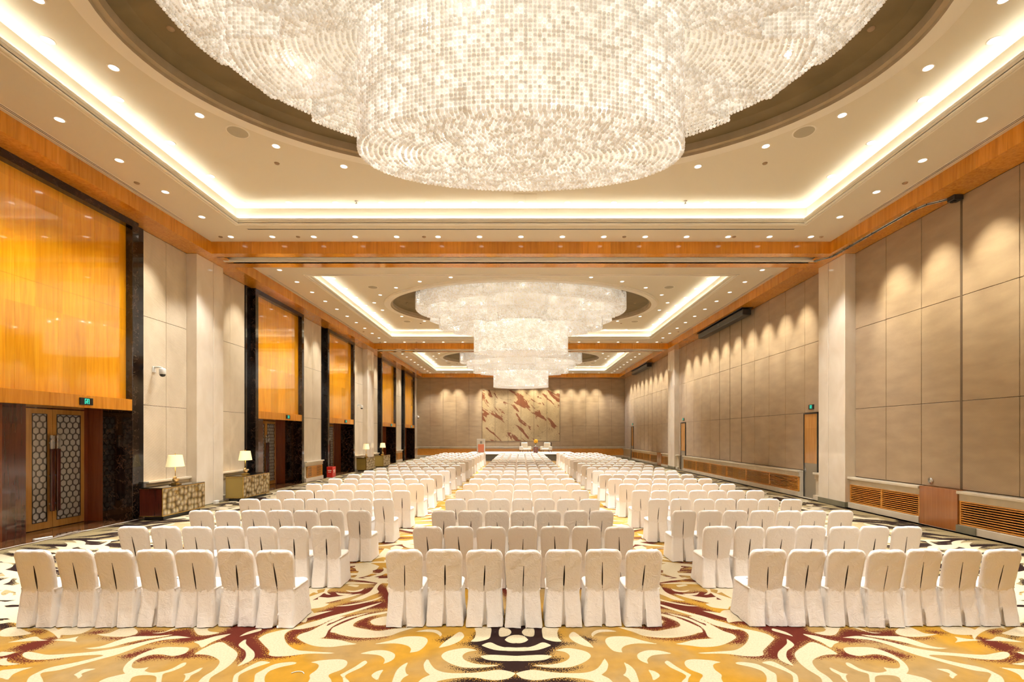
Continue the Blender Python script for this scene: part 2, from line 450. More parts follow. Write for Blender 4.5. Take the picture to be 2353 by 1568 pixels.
# wood perimeter beams and cross beams
wb = MB()
for sx in (-1, 1):
    wb.box(sx*XB, YF, ZB, sx*(XB+.03), YB, ZC+.1, 0)
    wb.box(sx*(XB+.03), YF, ZB, sx*XW, YB, ZB+.04, 0)
o = struct(wb.build('trim_1', M['wood_beam']))
tag(o, 'honey wood side beams running under the ceiling edge')
k = 2
for y0, y1 in ((-3.0, -1.7), (15.35, 16.62), (32.35, 33.65)):
    b = MB(); xe = XB-.0
    b.box(-xe, y0, ZB, xe, y0+.03, ZC+.1, 0)
    b.box(-xe, y1-.03, ZB, xe, y1, ZC+.1, 0)
    b.box(-xe, y0+.03, ZB, xe, y0+.33, ZB+.03, 0)
    b.box(-xe, y1-.42, ZB, xe, y1-.03, ZB+.03, 0)
    b.box(-xe, y0+.33, ZB+.16, xe, y1-.42, ZB+.19, 1)
    b.box(-xe, y0+.30, ZB+.0, xe, y0+.33, ZB+.19, 1); b.box(-xe, y1-.42, ZB, xe, y1-.39, ZB+.19, 1)
    b.box(-xe-.03, y0+.33, ZB+.0, -xe+.2, y1-.42, ZB+.04, 0); b.box(xe-.2, y0+.33, ZB, xe+.03, y1-.42, ZB+.04, 0)
    yy = y0+.65
    b.box(-xe, yy-.05, ZB-.02, xe, yy-.02, ZB+.03, 1); b.box(-xe, yy+.02, ZB-.02, xe, yy+.05, ZB+.03, 1)
    b.box(-xe, yy-.02, ZB+.02, xe, yy+.02, ZB+.03, 2)
    struct(b.build('trim_%d' % k, [M['wood_cross'], M['plaster_trim'], M['black']])); k += 1
b = MB(); b.box(-XB, 48.3, ZB, XB, 48.33, ZC+.1); b.box(-XB, 48.33, ZB, XB, YB, ZB+.04)
struct(b.build('trim_%d' % k, M['wood_cross'])); k += 1
# partition track curving to the stack pocket on the right soffit
b = MB()
pts = [(9.7, 16.0, ZB-.012), (10.02, 15.6, ZB-.012), (10.02, 12.4, ZB-.012), (10.12, 12.05, ZB-.012), (10.5, 11.7, ZB-.012)]
for p, q in zip(pts, pts[1:]):
    d = Vector(q)-Vector(p); d.z = 0; n_ = Vector((-d.y, d.x, 0)).normalized()*.045
    for off, mi in ((-1, 0), (1, 0)):
        a = Vector(p)+n_*off; c = Vector(q)+n_*off
        b.tube([a, c], .014, 6, mi)
    b.tube([Vector(p)+Vector((0, 0, .012)), Vector(q)+Vector((0, 0, .012))], .03, 6, 1)
r = empty('partition_track', (9.9, 13.8, ZB))
def child(mb, name, mats, r):
    o = mb.build(name, mats, r); o.location = (-r.location[0], -r.location[1], -r.location[2]); return o
child(b, 'rail', [M['chrome'], M['black']], r)
b = MB(); b.box(10.35, 11.55, ZB-.12, 10.58, 11.75, ZB, bev=.01); b.box(10.38, 11.60, ZB-.15, 10.45, 11.70, ZB-.12)
child(b, 'end_box', M['black'], r)
tag(r, 'folding partition track with a black end box in the wooden soffit above the fabric wall', 'ceiling track')

# ------------------------------------------------------------------ columns
ncol = 2
for yy in (15.33, 32.4):
    for sx, side in ((-1, 'left'), (1, 'right')):
        b = MB(); X = 10.27; y1 = yy+1.36
        b.box(sx*X, yy, 0, sx*(XW+.1), yy+.82, ZB, 0, bev=.012)
        b.box(sx*X, yy+.835, 0, sx*(XW+.1), y1, ZB, 0, bev=.012)
        b.box(sx*(X+.012), yy+.01, 0, sx*(XW+.05), y1-.01, ZB, 2)
        b.box(sx*(X-.015), yy-.015, 0, sx*(XW+.1), y1+.015, .17 if sx > 0 else .03, 1)
        o = struct(b.build('column_%s' % side, [M['stone_smooth'], M['stone_grey'], M['joint']]))

# ------------------------------------------------------------------ left wall
PORT = [(2.0, 5.85), (9.15, 12.95), (19.16, 22.97), (26.27, 30.07), (36.35, 40.15), (43.45, 47.25)]
PW = .21; BS = .40
XP = 10.4; XD = 11.6; XR = 11.2; XU = 10.58
wall = MB()       # everything solid behind the panels
def stone_run(mb, y0, y1, sx, joints, zj, mi, X, z0=0, z1=ZB, gap=.012, jm=2, bev=.006):
    ys = [y0]+[j for j in joints if y0+.05 < j < y1-.05]+[y1]
    zs = [z0]+list(zj)+[z1]
    for a, c in zip(ys, ys[1:]):
        for p, q in zip(zs, zs[1:]):
            mb.box(sx*X, a+gap/2, p+gap/2, sx*(X+.04), c-gap/2, q-gap/2, mi, bev=bev)
    mb.box(sx*(X+.012), y0, z0, sx*(X+.06), y1, z1, jm)
edges = [YF]
for p0, p1 in PORT: edges += [p0-PW-BS, p1+PW+BS]
edges.append(YB)
cols = [(15.33, 16.69), (32.4, 33.76)]
def split(a, c):
    out = [(a, c)]
    for q0, q1 in cols:
        nn = []
        for s0, s1 in out:
            if s1 <= q0 or s0 >= q1: nn.append((s0, s1)); continue
            if s0 < q0: nn.append((s0, q0))
            if s1 > q1: nn.append((q1, s1))
        out = nn
    return out
ledge = MB()
for i in range(0, len(edges), 2):
    for a, c in split(edges[i], edges[i+1]):
        mid = (a+c)/2
        stone_run(wall, a, c, -1, [mid], (3.14, 5.65), 0, XW)
        # ledge + base
        ledge.box(-XW+.0, a, .93, -XW+.17, c, .99, 0, bev=.008); ledge.box(-XW, a, .76, -XW+.09, c, .93, 0)
        ledge.box(-XW, a, 0, -XW+.12, c, .17, 0); ledge.box(-XW, a, .17, -XW+.05, c, .76, 0)
for i, (p0, p1) in enumerate(PORT):
    for (s0, s1) in ((p0-PW-BS, p0-PW), (p1+PW, p1+PW+BS)):
        wall.box(-XW-.02, s0, 0, -XW-.0, s1, ZB, 1)
        wall.box(-XW, s0+(.02), 0, -XW+.03, s1-.02, ZB, 1)
struct(wall.build('wall_left', [M['stone_panel'], M['black_gloss'], M['joint']]))
struct(ledge.build('baseboard_left', [M['stone_ledge']]))

def louvre(name, y0, y1, sx, X, pattern, z0=.18, z1=.74, n=9):
    """timber louvre grille: frame, slats in front of a dark slot or a timber back"""
    root = empty(name, (sx*X, (y0+y1)/2, z0))
    L_ = y1-y0; h = z1-z0
    back = MB(); fr = MB(); sl = MB()
    m_ = max(1, int(round(L_/.62))); w = L_/m_
    for k_ in range(m_):
        a = -L_/2+k_*w
        back.box(0, a, 0, sx*.008, a+w, h, 0 if pattern(k_) else 1)
    back.build('back_board', [M['black'], M['wood_base']], root)
    fr.box(-sx*.05, -L_/2, -.0, 0, -L_/2+.04, h); fr.box(-sx*.05, L_/2-.04, 0, 0, L_/2, h)
    fr.box(-sx*.052, -L_/2, h-.03, 0, L_/2, h); fr.box(-sx*.052, -L_/2, 0, 0, L_/2, .03)
    m2 = int(L_/2.6)
    for k_ in range(1, m2+1):
        a = -L_/2+L_*k_/(m2+1); fr.box(-sx*.05, a-.03, 0, 0, a+.03, h)
    fr.build('frame', M['wood_base'], root)
    for k_ in range(n):
        z = .035+(h-.07)*(k_+.5)/n
        sl.box(-sx*.048, -L_/2+.04, z-.012, -sx*.006, L_/2-.04, z+.012, bev=.004)
    sl.build('slats', M['wood_base'], root)
    return root
tag(louvre('louvre_grille', 23.75, 25.55, -1, XW-.06, lambda k_: k_ % 3 != 1),
    'orange timber louvre grille low on the stone wall beside the red box', 'vent grille')
tag(louvre('louvre_grille', 40.85, 42.75, -1, XW-.06, lambda k_: k_ % 2 == 0),
    'orange timber louvre grille low on the stone wall between the two farthest portals', 'vent grille')

# portals
hexm = None
def hex_lattice(w, h, r=.085):
    b = MB(); t = .0045
    dy = r*math.sqrt(3); rows = int(h/(1.5*r))+2; colsn = int(w/dy)+2
    segs = set()
    for i in range(-1, rows):
        for j in range(-1, colsn):
            cx = j*dy+(dy/2 if i % 2 else 0); cz = i*1.5*r
            for q in range(3):
                a0 = PI/6+q*PI/3; a1 = a0+PI/3
                segs.add((round(cx+r*math.cos(a0), 4), round(cz+r*math.sin(a0), 4), round(cx+r*math.cos(a1), 4), round(cz+r*math.sin(a1), 4)))
    def clip(x0, z0, x1, z1):
        t0, t1 = 0., 1.
        dx, dz = x1-x0, z1-z0
        for p, q in ((-dx, x0), (dx, w-x0), (-dz, z0), (dz, h-z0)):
            if abs(p) < 1e-9:
                if q < 0: return None
            else:
                rr = q/p
                if p < 0: t0 = max(t0, rr)
                else: t1 = min(t1, rr)
        return (x0+t0*dx, z0+t0*dz, x0+t1*dx, z0+t1*dz) if t1-t0 > .02 else None
    for sg in segs:
        c = clip(*sg)
        if not c: continue
        y0_, z0_, y1_, z1_ = c
        d = math.hypot(y1_-y0_, z1_-z0_); ny, nz = -(z1_-z0_)/d, (y1_-y0_)/d
        for off in (-.009, .009):
            oy, oz = ny*off, nz*off
            vs = [(0, y0_+oy+ny*t, z0_+oz+nz*t), (0, y1_+oy+ny*t, z1_+oz+nz*t), (0, y1_+oy-ny*t, z1_+oz-nz*t), (0, y0_+oy-ny*t, z0_+oz-nz*t)]
            b.add(vs+[(x+.006, y, z) for x, y, z in vs], [(4, 5, 6, 7), (0, 1, 5, 4), (1, 2, 6, 5), (2, 3, 7, 6), (3, 0, 4, 7)])
    return b
M['frost'] = plain('frosted_silver_glass', (.52,.49,.46), .25, .15)
M['lattice'] = plain('etched_lattice_metal', (.20,.18,.16), .25, .9)

def portal(i, p0, p1):
    S = MB()   # marble surround + recess lining
    for a, c in ((p0-PW, p0), (p1, p1+PW)):
        S.box(-XW-.05, a, 0, -XP, c, ZB, 0, bev=.006)
        a2, c2 = (p0-.04, p0) if a < p0 else (p1, p1+.04)
        S.box(-XR, a2, 0, -XW-.04, c2, 3.0, 0)
        S.box(-XD-.05, a2, 0, -XR, c2, 3.0, 1)
    S.box(-XW-.05, p0, 7.88, -XP, p1, ZB, 0)
    S.box(-XD-.05, p0, 2.95, -XW-.01, p1, 3.0, 1)
    struct(S.build('trim_%d' % (10+i), [M['marble'], M['wood_red']]))
    P = MB()   # upper wood panelling of sheets
    ys = [p0+(p1-p0)*q/4 for q in range(5)]
    for a, c in zip(ys, ys[1:]):
        for z0, z1 in ((3.2, 5.64), (5.64, 7.9)):
            P.box(-XW-.02, a+.0015, z0+.0015, -XU, c-.0015, z1-.0015, 0)
    P.box(-XW-.03, p0, 3.2, -XU-.006, p1, 7.9, 1)
    o = P.build('wood_panelling', [M['wood_panel'], M['joint']])
    o['kind'] = 'structure'
    LN = MB(); LN.box(-XW-.02, p0, 2.95, -XP+.0, p1-.01, 3.25, 0, bev=.006)
    struct(LN.build('lintel', M['wood_beam']))
    # side wall panel left of the door
    yd = p1-.11
    Q = MB(); Q.box(-XD-.05, p0, 0, -XD, yd-1.56, 2.97, 1); Q.box(-XD, p0, 0, -XR+.05, yd-2.45, 2.97, 0)
    Q.box(-XD, yd-2.45, 0, -XR+.05, yd-1.95, 2.97, 1)
    Q.box(-XD-.05, yd, 0, -XD, p1, 2.97, 0)
    struct(Q.build('wall_recess', [M['wood_red'], M['wood_dark']]))
    # doors
    d = empty('door_%d' % (i+1), (-XD, yd-.87, 0.004)); struct(d)
    for k_, (a, c, g0, g1) in enumerate(((-.69, -.004, -.49, -.145), (.004, .87, .12, .75))):
        lf = MB()
        z0, z1, gz0, gz1 = .012, 2.93, .19, 2.80
        lf.box(-.05, a, z0, 0, g0, z1, 0); lf.box(-.05, g1, z0, 0, c, z1, 0)
        lf.box(-.05, g0, z0, 0, g1, gz0, 0); lf.box(-.05, g0, gz1, 0, g1, z1, 0)
        for q0, q1, w0, w1 in ((g0-.012, g0, gz0-.012, gz1+.012), (g1, g1+.012, gz0-.012, gz1+.012)):
            lf.box(-.01, q0, w0, .006, q1, w1, 1)
        lf.box(-.01, g0, gz0-.012, .006, g1, gz0, 1); lf.box(-.01, g0, gz1, .006, g1, gz1+.012, 1)
        leaf = lf.build('door_leaf', [M['wood_door'], M['black']], d)
        g = MB(); g.box(-.03, g0, gz0, -.008, g1, gz1); g.build('glass_panel', M['frost'], leaf)
        if i in (1, 2, 3):
            hl = hex_lattice(g1-g0, gz1-gz0, .098); q = hl.build('lattice', M['lattice'], leaf, (-.004, g0, gz0))
        h = MB(); yc = -.075 if k_ == 0 else .075
        h.box(.05, yc-.045, .42, .10, yc+.045, 1.95, 0, bev=.008); h.box(.048, yc-.046, 1.95, .102, yc+.046, 2.29, 1, bev=.008)
        for zz in (.6, 1.3, 2.1): h.box(0, yc-.012, zz-.02, .06, yc+.012, zz+.02, 1)
        h.build('handle', [M['wood_dark'], M['chrome']], leaf)
    return yd
for i, (p0, p1) in enumerate(PORT):
    portal(i, p0, p1)

def exit_sign(loc, sx, label, rz=None, w=.34, h=.17):
    """green running-figure-in-doorway sign on a black plate; local +x faces the room"""
    r = empty('exit_sign', loc, 0 if sx < 0 else PI)
    b = MB(); b.box(0, -w/2, -h/2, .035, w/2, h/2, 0, bev=.004); b.build('housing', M['exit_black'], r)
    g = MB(); x = .037; x2 = .040
    s_ = h/.17
    def q(y0, z0, y1, z1): g.box(x, y0*s_, z0*s_, x2, y1*s_, z1*s_)
    q(-.06, -.06, -.048, .062); q(.048, -.06, .06, .062); q(-.06, .05, .06, .062)      # doorway
    # head
    n_ = 12
    vs = [(x2, .008*s_+.012*s_*math.cos(2*PI*t/n_), .031*s_+.012*s_*math.sin(2*PI*t/n_)) for t in range(n_)]
    g.add(vs, [tuple(range(n_))])
    def limb(pts, wd):
        for (a0, a1), (b0, b1) in zip(pts, pts[1:]):
            dd = math.hypot(b0-a0, b1-a1); nx, nz = -(b1-a1)/dd*wd, (b0-a0)/dd*wd
            g.add([(x2, (a0+nx)*s_, (a1+nz)*s_), (x2, (b0+nx)*s_, (b1+nz)*s_), (x2, (b0-nx)*s_, (b1-nz)*s_), (x2, (a0-nx)*s_, (a1-nz)*s_)], [(0, 1, 2, 3)])
    limb([(.002, .018), (-.006, -.015)], .009)
    limb([(-.006, -.012), (.018, -.030), (.012, -.058)], .006)
    limb([(-.006, -.014), (-.014, -.036), (-.036, -.044)], .006)
    limb([(.002, .014), (.026, .004), (.036, .018)], .0045)
    limb([(.002, .014), (-.024, .006), (-.030, -.014)], .0045)
    g.build('pictogram', M['exit_green'], r)
    tag(r, label, 'exit sign', 'green exit signs')
    return r
for i, (p0, p1) in enumerate(PORT[1:]):
    nm = ['first, largest', 'second', 'third', 'fourth', 'fifth, farthest'][i]
    exit_sign((-XP, p1-1.4, 3.10), -1, 'green exit sign on the lintel of the %s dark door portal' % nm)

# marble thresholds + carpet edge
b = MB()
b.box(-XD-.1, YF, -.06, -10.36, YB, .004)
struct(b.build('floor_threshold', M['marble_floor']))
b = MB(); b.box(10.2, YF, -.06, XW+.1, YB, .0)
struct(b.build('floor_edge', M['stone_ledge']))

# ------------------------------------------------------------------ right wall
rw = MB(); lg = MB()
J1 = [9.0, 10.28, 11.64, 12.80, 14.04]; J1 += [9.0-1.28*q for q in range(1, 9)]
J2 = [18.09+1.285*q for q in range(0, 11)]
J3 = [35.15+1.285*q for q in range(0, 12)]
ZJ = (3.12, 5.65)
def fab(y0, y1, joints, thick, z0=.98):
    ys = sorted([y0]+[j for j in joints if y0+.1 < j < y1-.1]+[y1])
    for a, c in zip(ys, ys[1:]):
        ga = .03 if any(abs(a-t) < .05 for t in thick) else .006
        gc = .03 if any(abs(c-t) < .05 for t in thick) else .006
        zs = [z0]+[z for z in ZJ if z > z0]+[ZB]
        for p, q in zip(zs, zs[1:]):
            rw.box(XW, a+ga, p+.005, XW+.05, c-gc, q-.005, 0, bev=.008)
    for t in thick: rw.box(XW+.005, t-.03, z0, XW+.045, t+.03, ZB, 1)
fab(YF, 15.33, J1, [11.64])
fab(16.69, 17.19, [], []); fab(17.19, 18.06, [], [], 3.12); fab(18.06, 31.05, J2, [J2[4], J2[5], J2[6]]); fab(31.05, 31.95, [], [], 3.12); fab(31.95, 32.4, [], [])
fab(33.76, 45.4, J3, [J3[3], J3[4], J3[5]]); fab(45.4, 46.3, [], [], 3.12); fab(46.3, YB, J3, [])
rw.box(XW+.03, YF, 0, XW+.08, YB, ZB+.1, 1)
struct(rw.build('wall_right', [M['fabric'], M['joint']]))
doors_r = [(17.19, 18.06), (31.05, 31.95), (45.4, 46.3)]
flush = [(11.5, 12.6), (35.75, 36.9)]
segs = [(YF, 11.5), (12.6, 15.33), (16.69, 17.15), (18.1, 31.0), (32.0, 32.4), (33.76, 35.75), (36.9, 45.35), (46.35, YB)]
gi = 0
gnames = ['nearest', 'second', None, 'long middle-bay', None, 'short farthest-bay', 'long farthest-bay', 'last']
for (a, c) in segs:
    lg.box(10.34, a, .90, XW, c, .97, 0, bev=.01); lg.box(10.42, a, .74, XW, c, .90, 0)
    lg.box(10.36, a, 0, XW, c, .17, 0, bev=.006); lg.box(10.46, a, .17, XW, c, .74, 0)
lg.box(10.34, 11.0, 0, 10.37, 11.5, .17, 1)
struct(lg.build('baseboard_right', [M['stone_ledge'], M['stone_grey']]))
GR = [(YF+.2, 11.48, lambda q: q % 4 != 3, 'nearest orange louvre grille low on the fabric wall, cut by the picture edge'),
      (12.63, 15.3, lambda q: q < 0, 'timber-backed orange louvre grille beside the flush panel and the first column'),
      (18.15, 24.5, lambda q: q % 3 != 2 and q > 0, 'long orange louvre grille with dark slots, nearer half of the middle bay'),
      (24.55, 30.95, lambda q: q % 2 == 0, 'long orange louvre grille with dark slots, farther half of the middle bay'),
      (33.8, 35.7, lambda q: q < 0, 'short orange louvre grille just behind the second column'),
      (36.95, 45.3, lambda q: q % 3 == 0, 'long orange louvre grille with dark slots in the farthest bay')]
for a, c, fn, lab in GR:
    tag(louvre('louvre_grille', a, c, 1, 10.46, fn), lab, 'vent grille')
for k_, (a, c) in enumerate(flush):
    b = MB(); b.box(10.38, a, 0.004, XW, c, .98, bev=.004)
    tag(b.build('flush_wood_panel', M['wood_flush']), ['reddish wood access panel low on the fabric wall between two louvre grilles', 'distant wood access panel low on the fabric wall behind the second column'][k_], 'wall panel')
def side_door(n, a, c):
    d = empty('door_%d' % n, (XW-.02, (a+c)/2, .004)); struct(d)
    hw = (c-a)/2
    b = MB(); b.box(0, -hw+.05, 1.26, .04, hw-.02, 3.06, 0); b.build('door_leaf', M['wood_door'], d)
    b = MB(); b.box(-.004, -hw+.05, 0, .04, hw-.02, 1.26, 0); b.build('kick_plate', M['steel_kick'], d)
    b = MB(); b.box(-.03, -hw, 0, .04, -hw+.05, 3.1); b.box(-.03, hw-.02, 0, .04, hw, 3.1); b.box(-.03, -hw, 3.06, .04, hw, 3.1)
    b.build('door_frame', M['black'], d)
    b = MB(); b.tube([(-.02, hw-.1, 1.0), (-.08, hw-.1, 1.0), (-.08, hw-.24, 1.0)], .012, 8); b.box(-.014, hw-.13, .92, 0, hw-.07, 1.08)
    b.build('handle', M['chrome'], d)
for n, (a, c) in enumerate(doors_r): side_door(7+n, a, c)
exit_sign((XW, 17.62, 3.32), 1, 'green exit sign over the wood and steel door beside the first column', w=.30, h=.17)
exit_sign((XW, 31.5, 3.32), 1, 'green exit sign over the narrow door before the second column', w=.30, h=.17)
exit_sign((XW, 45.85, 3.32), 1, 'small far green exit sign over the last door near the end wall', w=.30, h=.17)
# small round socket
b = MB(); b.lathe([(.0, 0), (.06, 0), (.075, .012), (.075, .02)], seg=20, cap1=True); o = b.build('wall_socket', M['chrome'], None, (XW, 12.5, 1.12)); o.rotation_euler = (0, -PI/2, 0)
tag(o, 'small round metal socket plate on the fabric panel above the flush wood panel', 'socket')
# projector screens housings
for k_, (a, c) in enumerate(((21.8, 27.3), (38.4, 43.7))):
    r = empty('screen_housing', (10.2, (a+c)/2, ZB)); h = (c-a)/2
    b = MB(); b.box(-.2, -h, -.34, .2, h, -.06, 0, bev=.03); b.build('casing', M['black'], r)
    b = MB(); b.box(-.26, -h-.02, -.03, .26, h+.02, 0, 0); b.box(-.1, -h+.1, -.07, .1, -h+.3, -.02); b.box(-.1, h-.3, -.07, .1, h-.1, -.02); b.build('mounting_plate', M['black'], r)
    b = MB(); b.box(-.203, -.1, -.2, -.2, .04, -.17, 0); b.build('name_plate', M['chrome'], r)
    tag(r, 'long black projection screen housing under the soffit of the '+['middle', 'farthest'][k_]+' bay', 'projection screen')

# ------------------------------------------------------------------ back + front walls
bw = MB()
x0, w = -XW, 2*XW/16
xs = [x0+w*q for q in range(17)]
for a, c in zip(xs, xs[1:]):
    for p, q in ((1.14, 3.2), (3.2, 5.67), (5.67, ZB)):
        bw.box(a+.008, YB, p+.006, c-.008, YB+.05, q-.006, 0, bev=.008)
bw.box(-XW-1, YB+.03, 0, XW+.1, YB+.08, ZB+.2, 1)
struct(bw.build('wall_back', [M['fabric'], M['joint']]))
bb = MB()
bb.box(-XW, YB-.16, 1.04, XW, YB, 1.12, 1, bev=.01); bb.box(-XW, YB-.06, .9, XW, YB, 1.04, 1)
bb.box(-XW, YB-.08, .24, XW, YB, .9, 0); bb.box(-XW, YB-.12, 0, XW, YB, .24, 1)
for x in np.arange(-10, 10.1, 2.62):
    bb.box(x-.03, YB-.1, .24, x+.03, YB-.08, .9, 0); 
struct(bb.build('baseboard_back', [M['wood_base'], M['stone_ledge']]))
fw = MB(); fw.box(-XD-.1, YF-.1, 0, XW+.1, YF, ZC+.3)
struct(fw.build('wall_front', M['front_stone']))
fw = MB(); fw.box(-XD-.12, YF, 0, -XD-.05, YB, 3.1)
struct(fw.build('wall_recess_back', M['wood_dark']))

def art():
    m, nt, b = mat('etched_panel_art')
    v = world_coord(nt, (1,1,1), (0, -PI/4.6, 0))
    mp = N(nt, 'ShaderNodeMapping'); mp.inputs['Scale'].default_value = (.5, 1, 1.7); L(nt, v, mp.inputs['Vector'])
    n1 = N(nt, 'ShaderNodeTexNoise', i_Scale=1.0, i_Detail=5.0, i_Distortion=.8, i_Roughness=.6); L(nt, mp.outputs[0], n1.inputs['Vector'])
    r1 = ramp(nt, [(0, (0,0,0)), (.572, (0,0,0)), (.582, (1,1,1))]); L(nt, n1.outputs[0], r1.inputs[0])
    # flowing contour lines
    n2 = N(nt, 'ShaderNodeTexNoise', i_Scale=.55, i_Detail=2.0, i_Distortion=1.2); L(nt, world_coord(nt, (1,1,1)), n2.inputs['Vector'])
    mm = N(nt, 'ShaderNodeMath', operation='MULTIPLY'); mm.inputs[1].default_value = 38; L(nt, n2.outputs[0], mm.inputs[0])
    fr = N(nt, 'ShaderNodeMath', operation='FRACT'); L(nt, mm.outputs[0], fr.inputs[0])
    r2 = ramp(nt, [(0, (.55,.55,.55)), (.18, (1,1,1)), (.82, (1,1,1)), (1, (.55,.55,.55))]); L(nt, fr.outputs[0], r2.inputs[0])
    n3 = N(nt, 'ShaderNodeTexNoise', i_Scale=.7, i_Detail=3.0); L(nt, world_coord(nt, (1,1,1)), n3.inputs['Vector'])
    r3 = ramp(nt, [(.3, (.34,.24,.12)), (.7, (.48,.36,.20))]); L(nt, n3.outputs[0], r3.inputs[0])
    mx = N(nt, 'ShaderNodeMix', data_type='RGBA', blend_type='MULTIPLY'); mx.inputs[0].default_value = .8
    L(nt, r3.outputs[0], mx.inputs[6]); L(nt, r2.outputs[0], mx.inputs[7])
    m2 = N(nt, 'ShaderNodeMix', data_type='RGBA'); L(nt, r1.outputs[0], m2.inputs[0]); L(nt, mx.outputs[2], m2.inputs[6]); m2.inputs[7].default_value = (.17,.055,.02,1)
    L(nt, m2.outputs[2], b.inputs['Base Color']); b.inputs['Roughness'].default_value = .35; b.inputs['Metallic'].default_value = .1
    return m
M['art'] = art()
r = empty('wall_artwork', (0, YB-.02, 1.68))
xa = [-3.96+7.92*q/6 for q in range(7)]
for a, c in zip(xa, xa[1:]):
    b = MB(); b.box(a+.012, -.03, 0, c-.012, .02, 5.2, 0, bev=.004); b.build('art_panel', M['art'], r)
b = MB(); b.box(-3.99, -.012, -.03, 3.99, .02, 5.23, 0); b.build('backing_frame', M['joint'], r)
tag(r, 'large six-panel abstract artwork in tan and maroon on the end wall', 'artwork')
# ------------------------------------------------------------------ chandeliers
def ico(level=1):
    import bmesh
    bm = bmesh.new(); bmesh.ops.create_icosphere(bm, subdivisions=level+1 if level else 1, radius=1.0)
    v = np.array([p.co[:] for p in bm.verts], dtype=np.float32)
    f = np.array([[q.index for q in fc.verts] for fc in bm.faces], dtype=np.int32); bm.free()
    return v, f
IV, IF = ico(0)
IV2, IF2 = ico(1)
def bead_mesh(name, pts, r, m, fine=False):
    V, Fc = (IV2, IF2) if fine else (IV, IF)
    pts = np.asarray(pts, dtype=np.float32); n = len(pts)
    rad = (r*(1+.08*RNG.randn(n))).astype(np.float32)
    ang = RNG.rand(n)*6.283
    c, s = np.cos(ang), np.sin(ang)
    W = np.empty((n, len(V), 3), np.float32)
    W[:, :, 0] = V[None, :, 0]*c[:, None]-V[None, :, 1]*s[:, None]
    W[:, :, 1] = V[None, :, 0]*s[:, None]+V[None, :, 1]*c[:, None]
    W[:, :, 2] = V[None, :, 2]
    W *= rad[:, None, None]; W += pts[:, None, :]
    fa = (Fc[None]+(np.arange(n)*len(V))[:, None, None]).reshape(-1).astype(np.int32)
    me = bpy.data.meshes.new(name)
    me.vertices.add(n*len(V)); me.vertices.foreach_set('co', W.reshape(-1))
    nf = n*len(Fc)
    me.loops.add(nf*3); me.loops.foreach_set('vertex_index', fa)
    me.polygons.add(nf); me.polygons.foreach_set('loop_start', np.arange(nf, dtype=np.int32)*3)
    me.polygons.foreach_set('use_smooth', np.ones(nf, dtype=bool))
    me.update(calc_edges=True); me.materials.append(m)
    return me

def outline(a, b, n=720, lob=0.0, ph=0.0, wid=.34, ex=2.0, dent=0.0):
    """plan outline: superellipse with eight squared petals"""
    th = np.arange(n)*2*PI/n
    c, s = np.cos(th), np.sin(th)
    r = (np.abs(c)**ex+np.abs(s)**ex)**(-1/ex)
    k = (th+ph)/(2*PI/8); d = np.abs(k-np.round(k))*2     # 0 petal centre, 1 between
    petal = np.clip((wid*2-d)/.10+.5, 0, 1)
    r = r*(1-lob*(1-petal))
    # petals' faces slightly flattened
    r = r*(1-dent*np.cos(d*PI)*petal)
    return np.stack([a*r*c, b*r*s], 1)

def resample(P, step):
    Q = np.vstack([P, P[:1]]); d = np.sqrt(((Q[1:]-Q[:-1])**2).sum(1)); s = np.concatenate([[0], np.cumsum(d)])
    n = max(8, int(s[-1]/step)); t = np.arange(n)*s[-1]/n
    return np.stack([np.interp(t, s, Q[:, 0]), np.interp(t, s, Q[:, 1])], 1)

PITCH = .058; BR = .029
def boxline(x, y0, y1, sg, n=240):
    pts = []
    for q in range(n):
        t = q/n*4
        u = [(-x, y0), (x, y0), (x*1.04, y1), (-x*1.04, y1)]
        k = int(t); f = t-k; p, r_ = u[k], u[(k+1) % 4]
        X, Y = p[0]*(1-f)+r_[0]*f, p[1]*(1-f)+r_[1]*f
        pts.append((X, (Y+(.10*(1-(X/x)**2) if Y > (y0+y1)/2 else 0))*sg))
    return np.array(pts)
TIERS = [  # outline, z top, z bottom
    (outline(5.15, 3.30, lob=.06, ph=0, wid=.42, ex=2.15), 9.12, 8.45),
    (outline(4.60, 2.80, lob=.13, ph=PI/8, wid=.36, ex=2.1), 8.56, 8.06),
    (outline(4.02, 2.25, lob=.17, ph=0, wid=.36, ex=2.0), 8.16, 7.58),
    (outline(2.31, 1.02, lob=0, ex=2.1), 8.22, 6.36)]
BOXES = [(boxline(1.14, 1.5, 3.02, 1), 8.62, 7.92), (boxline(1.14, 1.5, 3.02, -1), 8.62, 7.92)]
def wall_pts(P, z0, z1):
    Q = resample(P, PITCH); nz = max(1, int(round((z0-z1)/PITCH)))
    out = []
    for k in range(nz+1):
        z = z0-k*(z0-z1)/nz
        q = Q if k % 2 == 0 else np.roll(Q, -1, 0)*.5+Q*.5
        out.append(np.column_stack([Q, np.full(len(Q), z)]))
    return out
def under_pts(P, R, z, sag=0.0, zin=None):
    """rows of beads from outline P in to outline R (None: to the centre)"""
    if R is None: R = P*0.0
    gap = np.sqrt(((P-R)**2).sum(1)).mean(); n = max(1, int(round(gap/PITCH)))
    if zin is None: zin = z
    out = []
    for k in range(1, n+ (0 if R.any() else 0)):
        t = k/n
        S = P*(1-t)+R*t
        Q = resample(np.roll(S, RNG.randint(len(S)), 0), PITCH)
        zz = z+(zin-z)*t-sag*math.sin(PI*min(t, 1)/2)
        out.append(np.column_stack([Q, np.full(len(Q), zz)]))
    return out

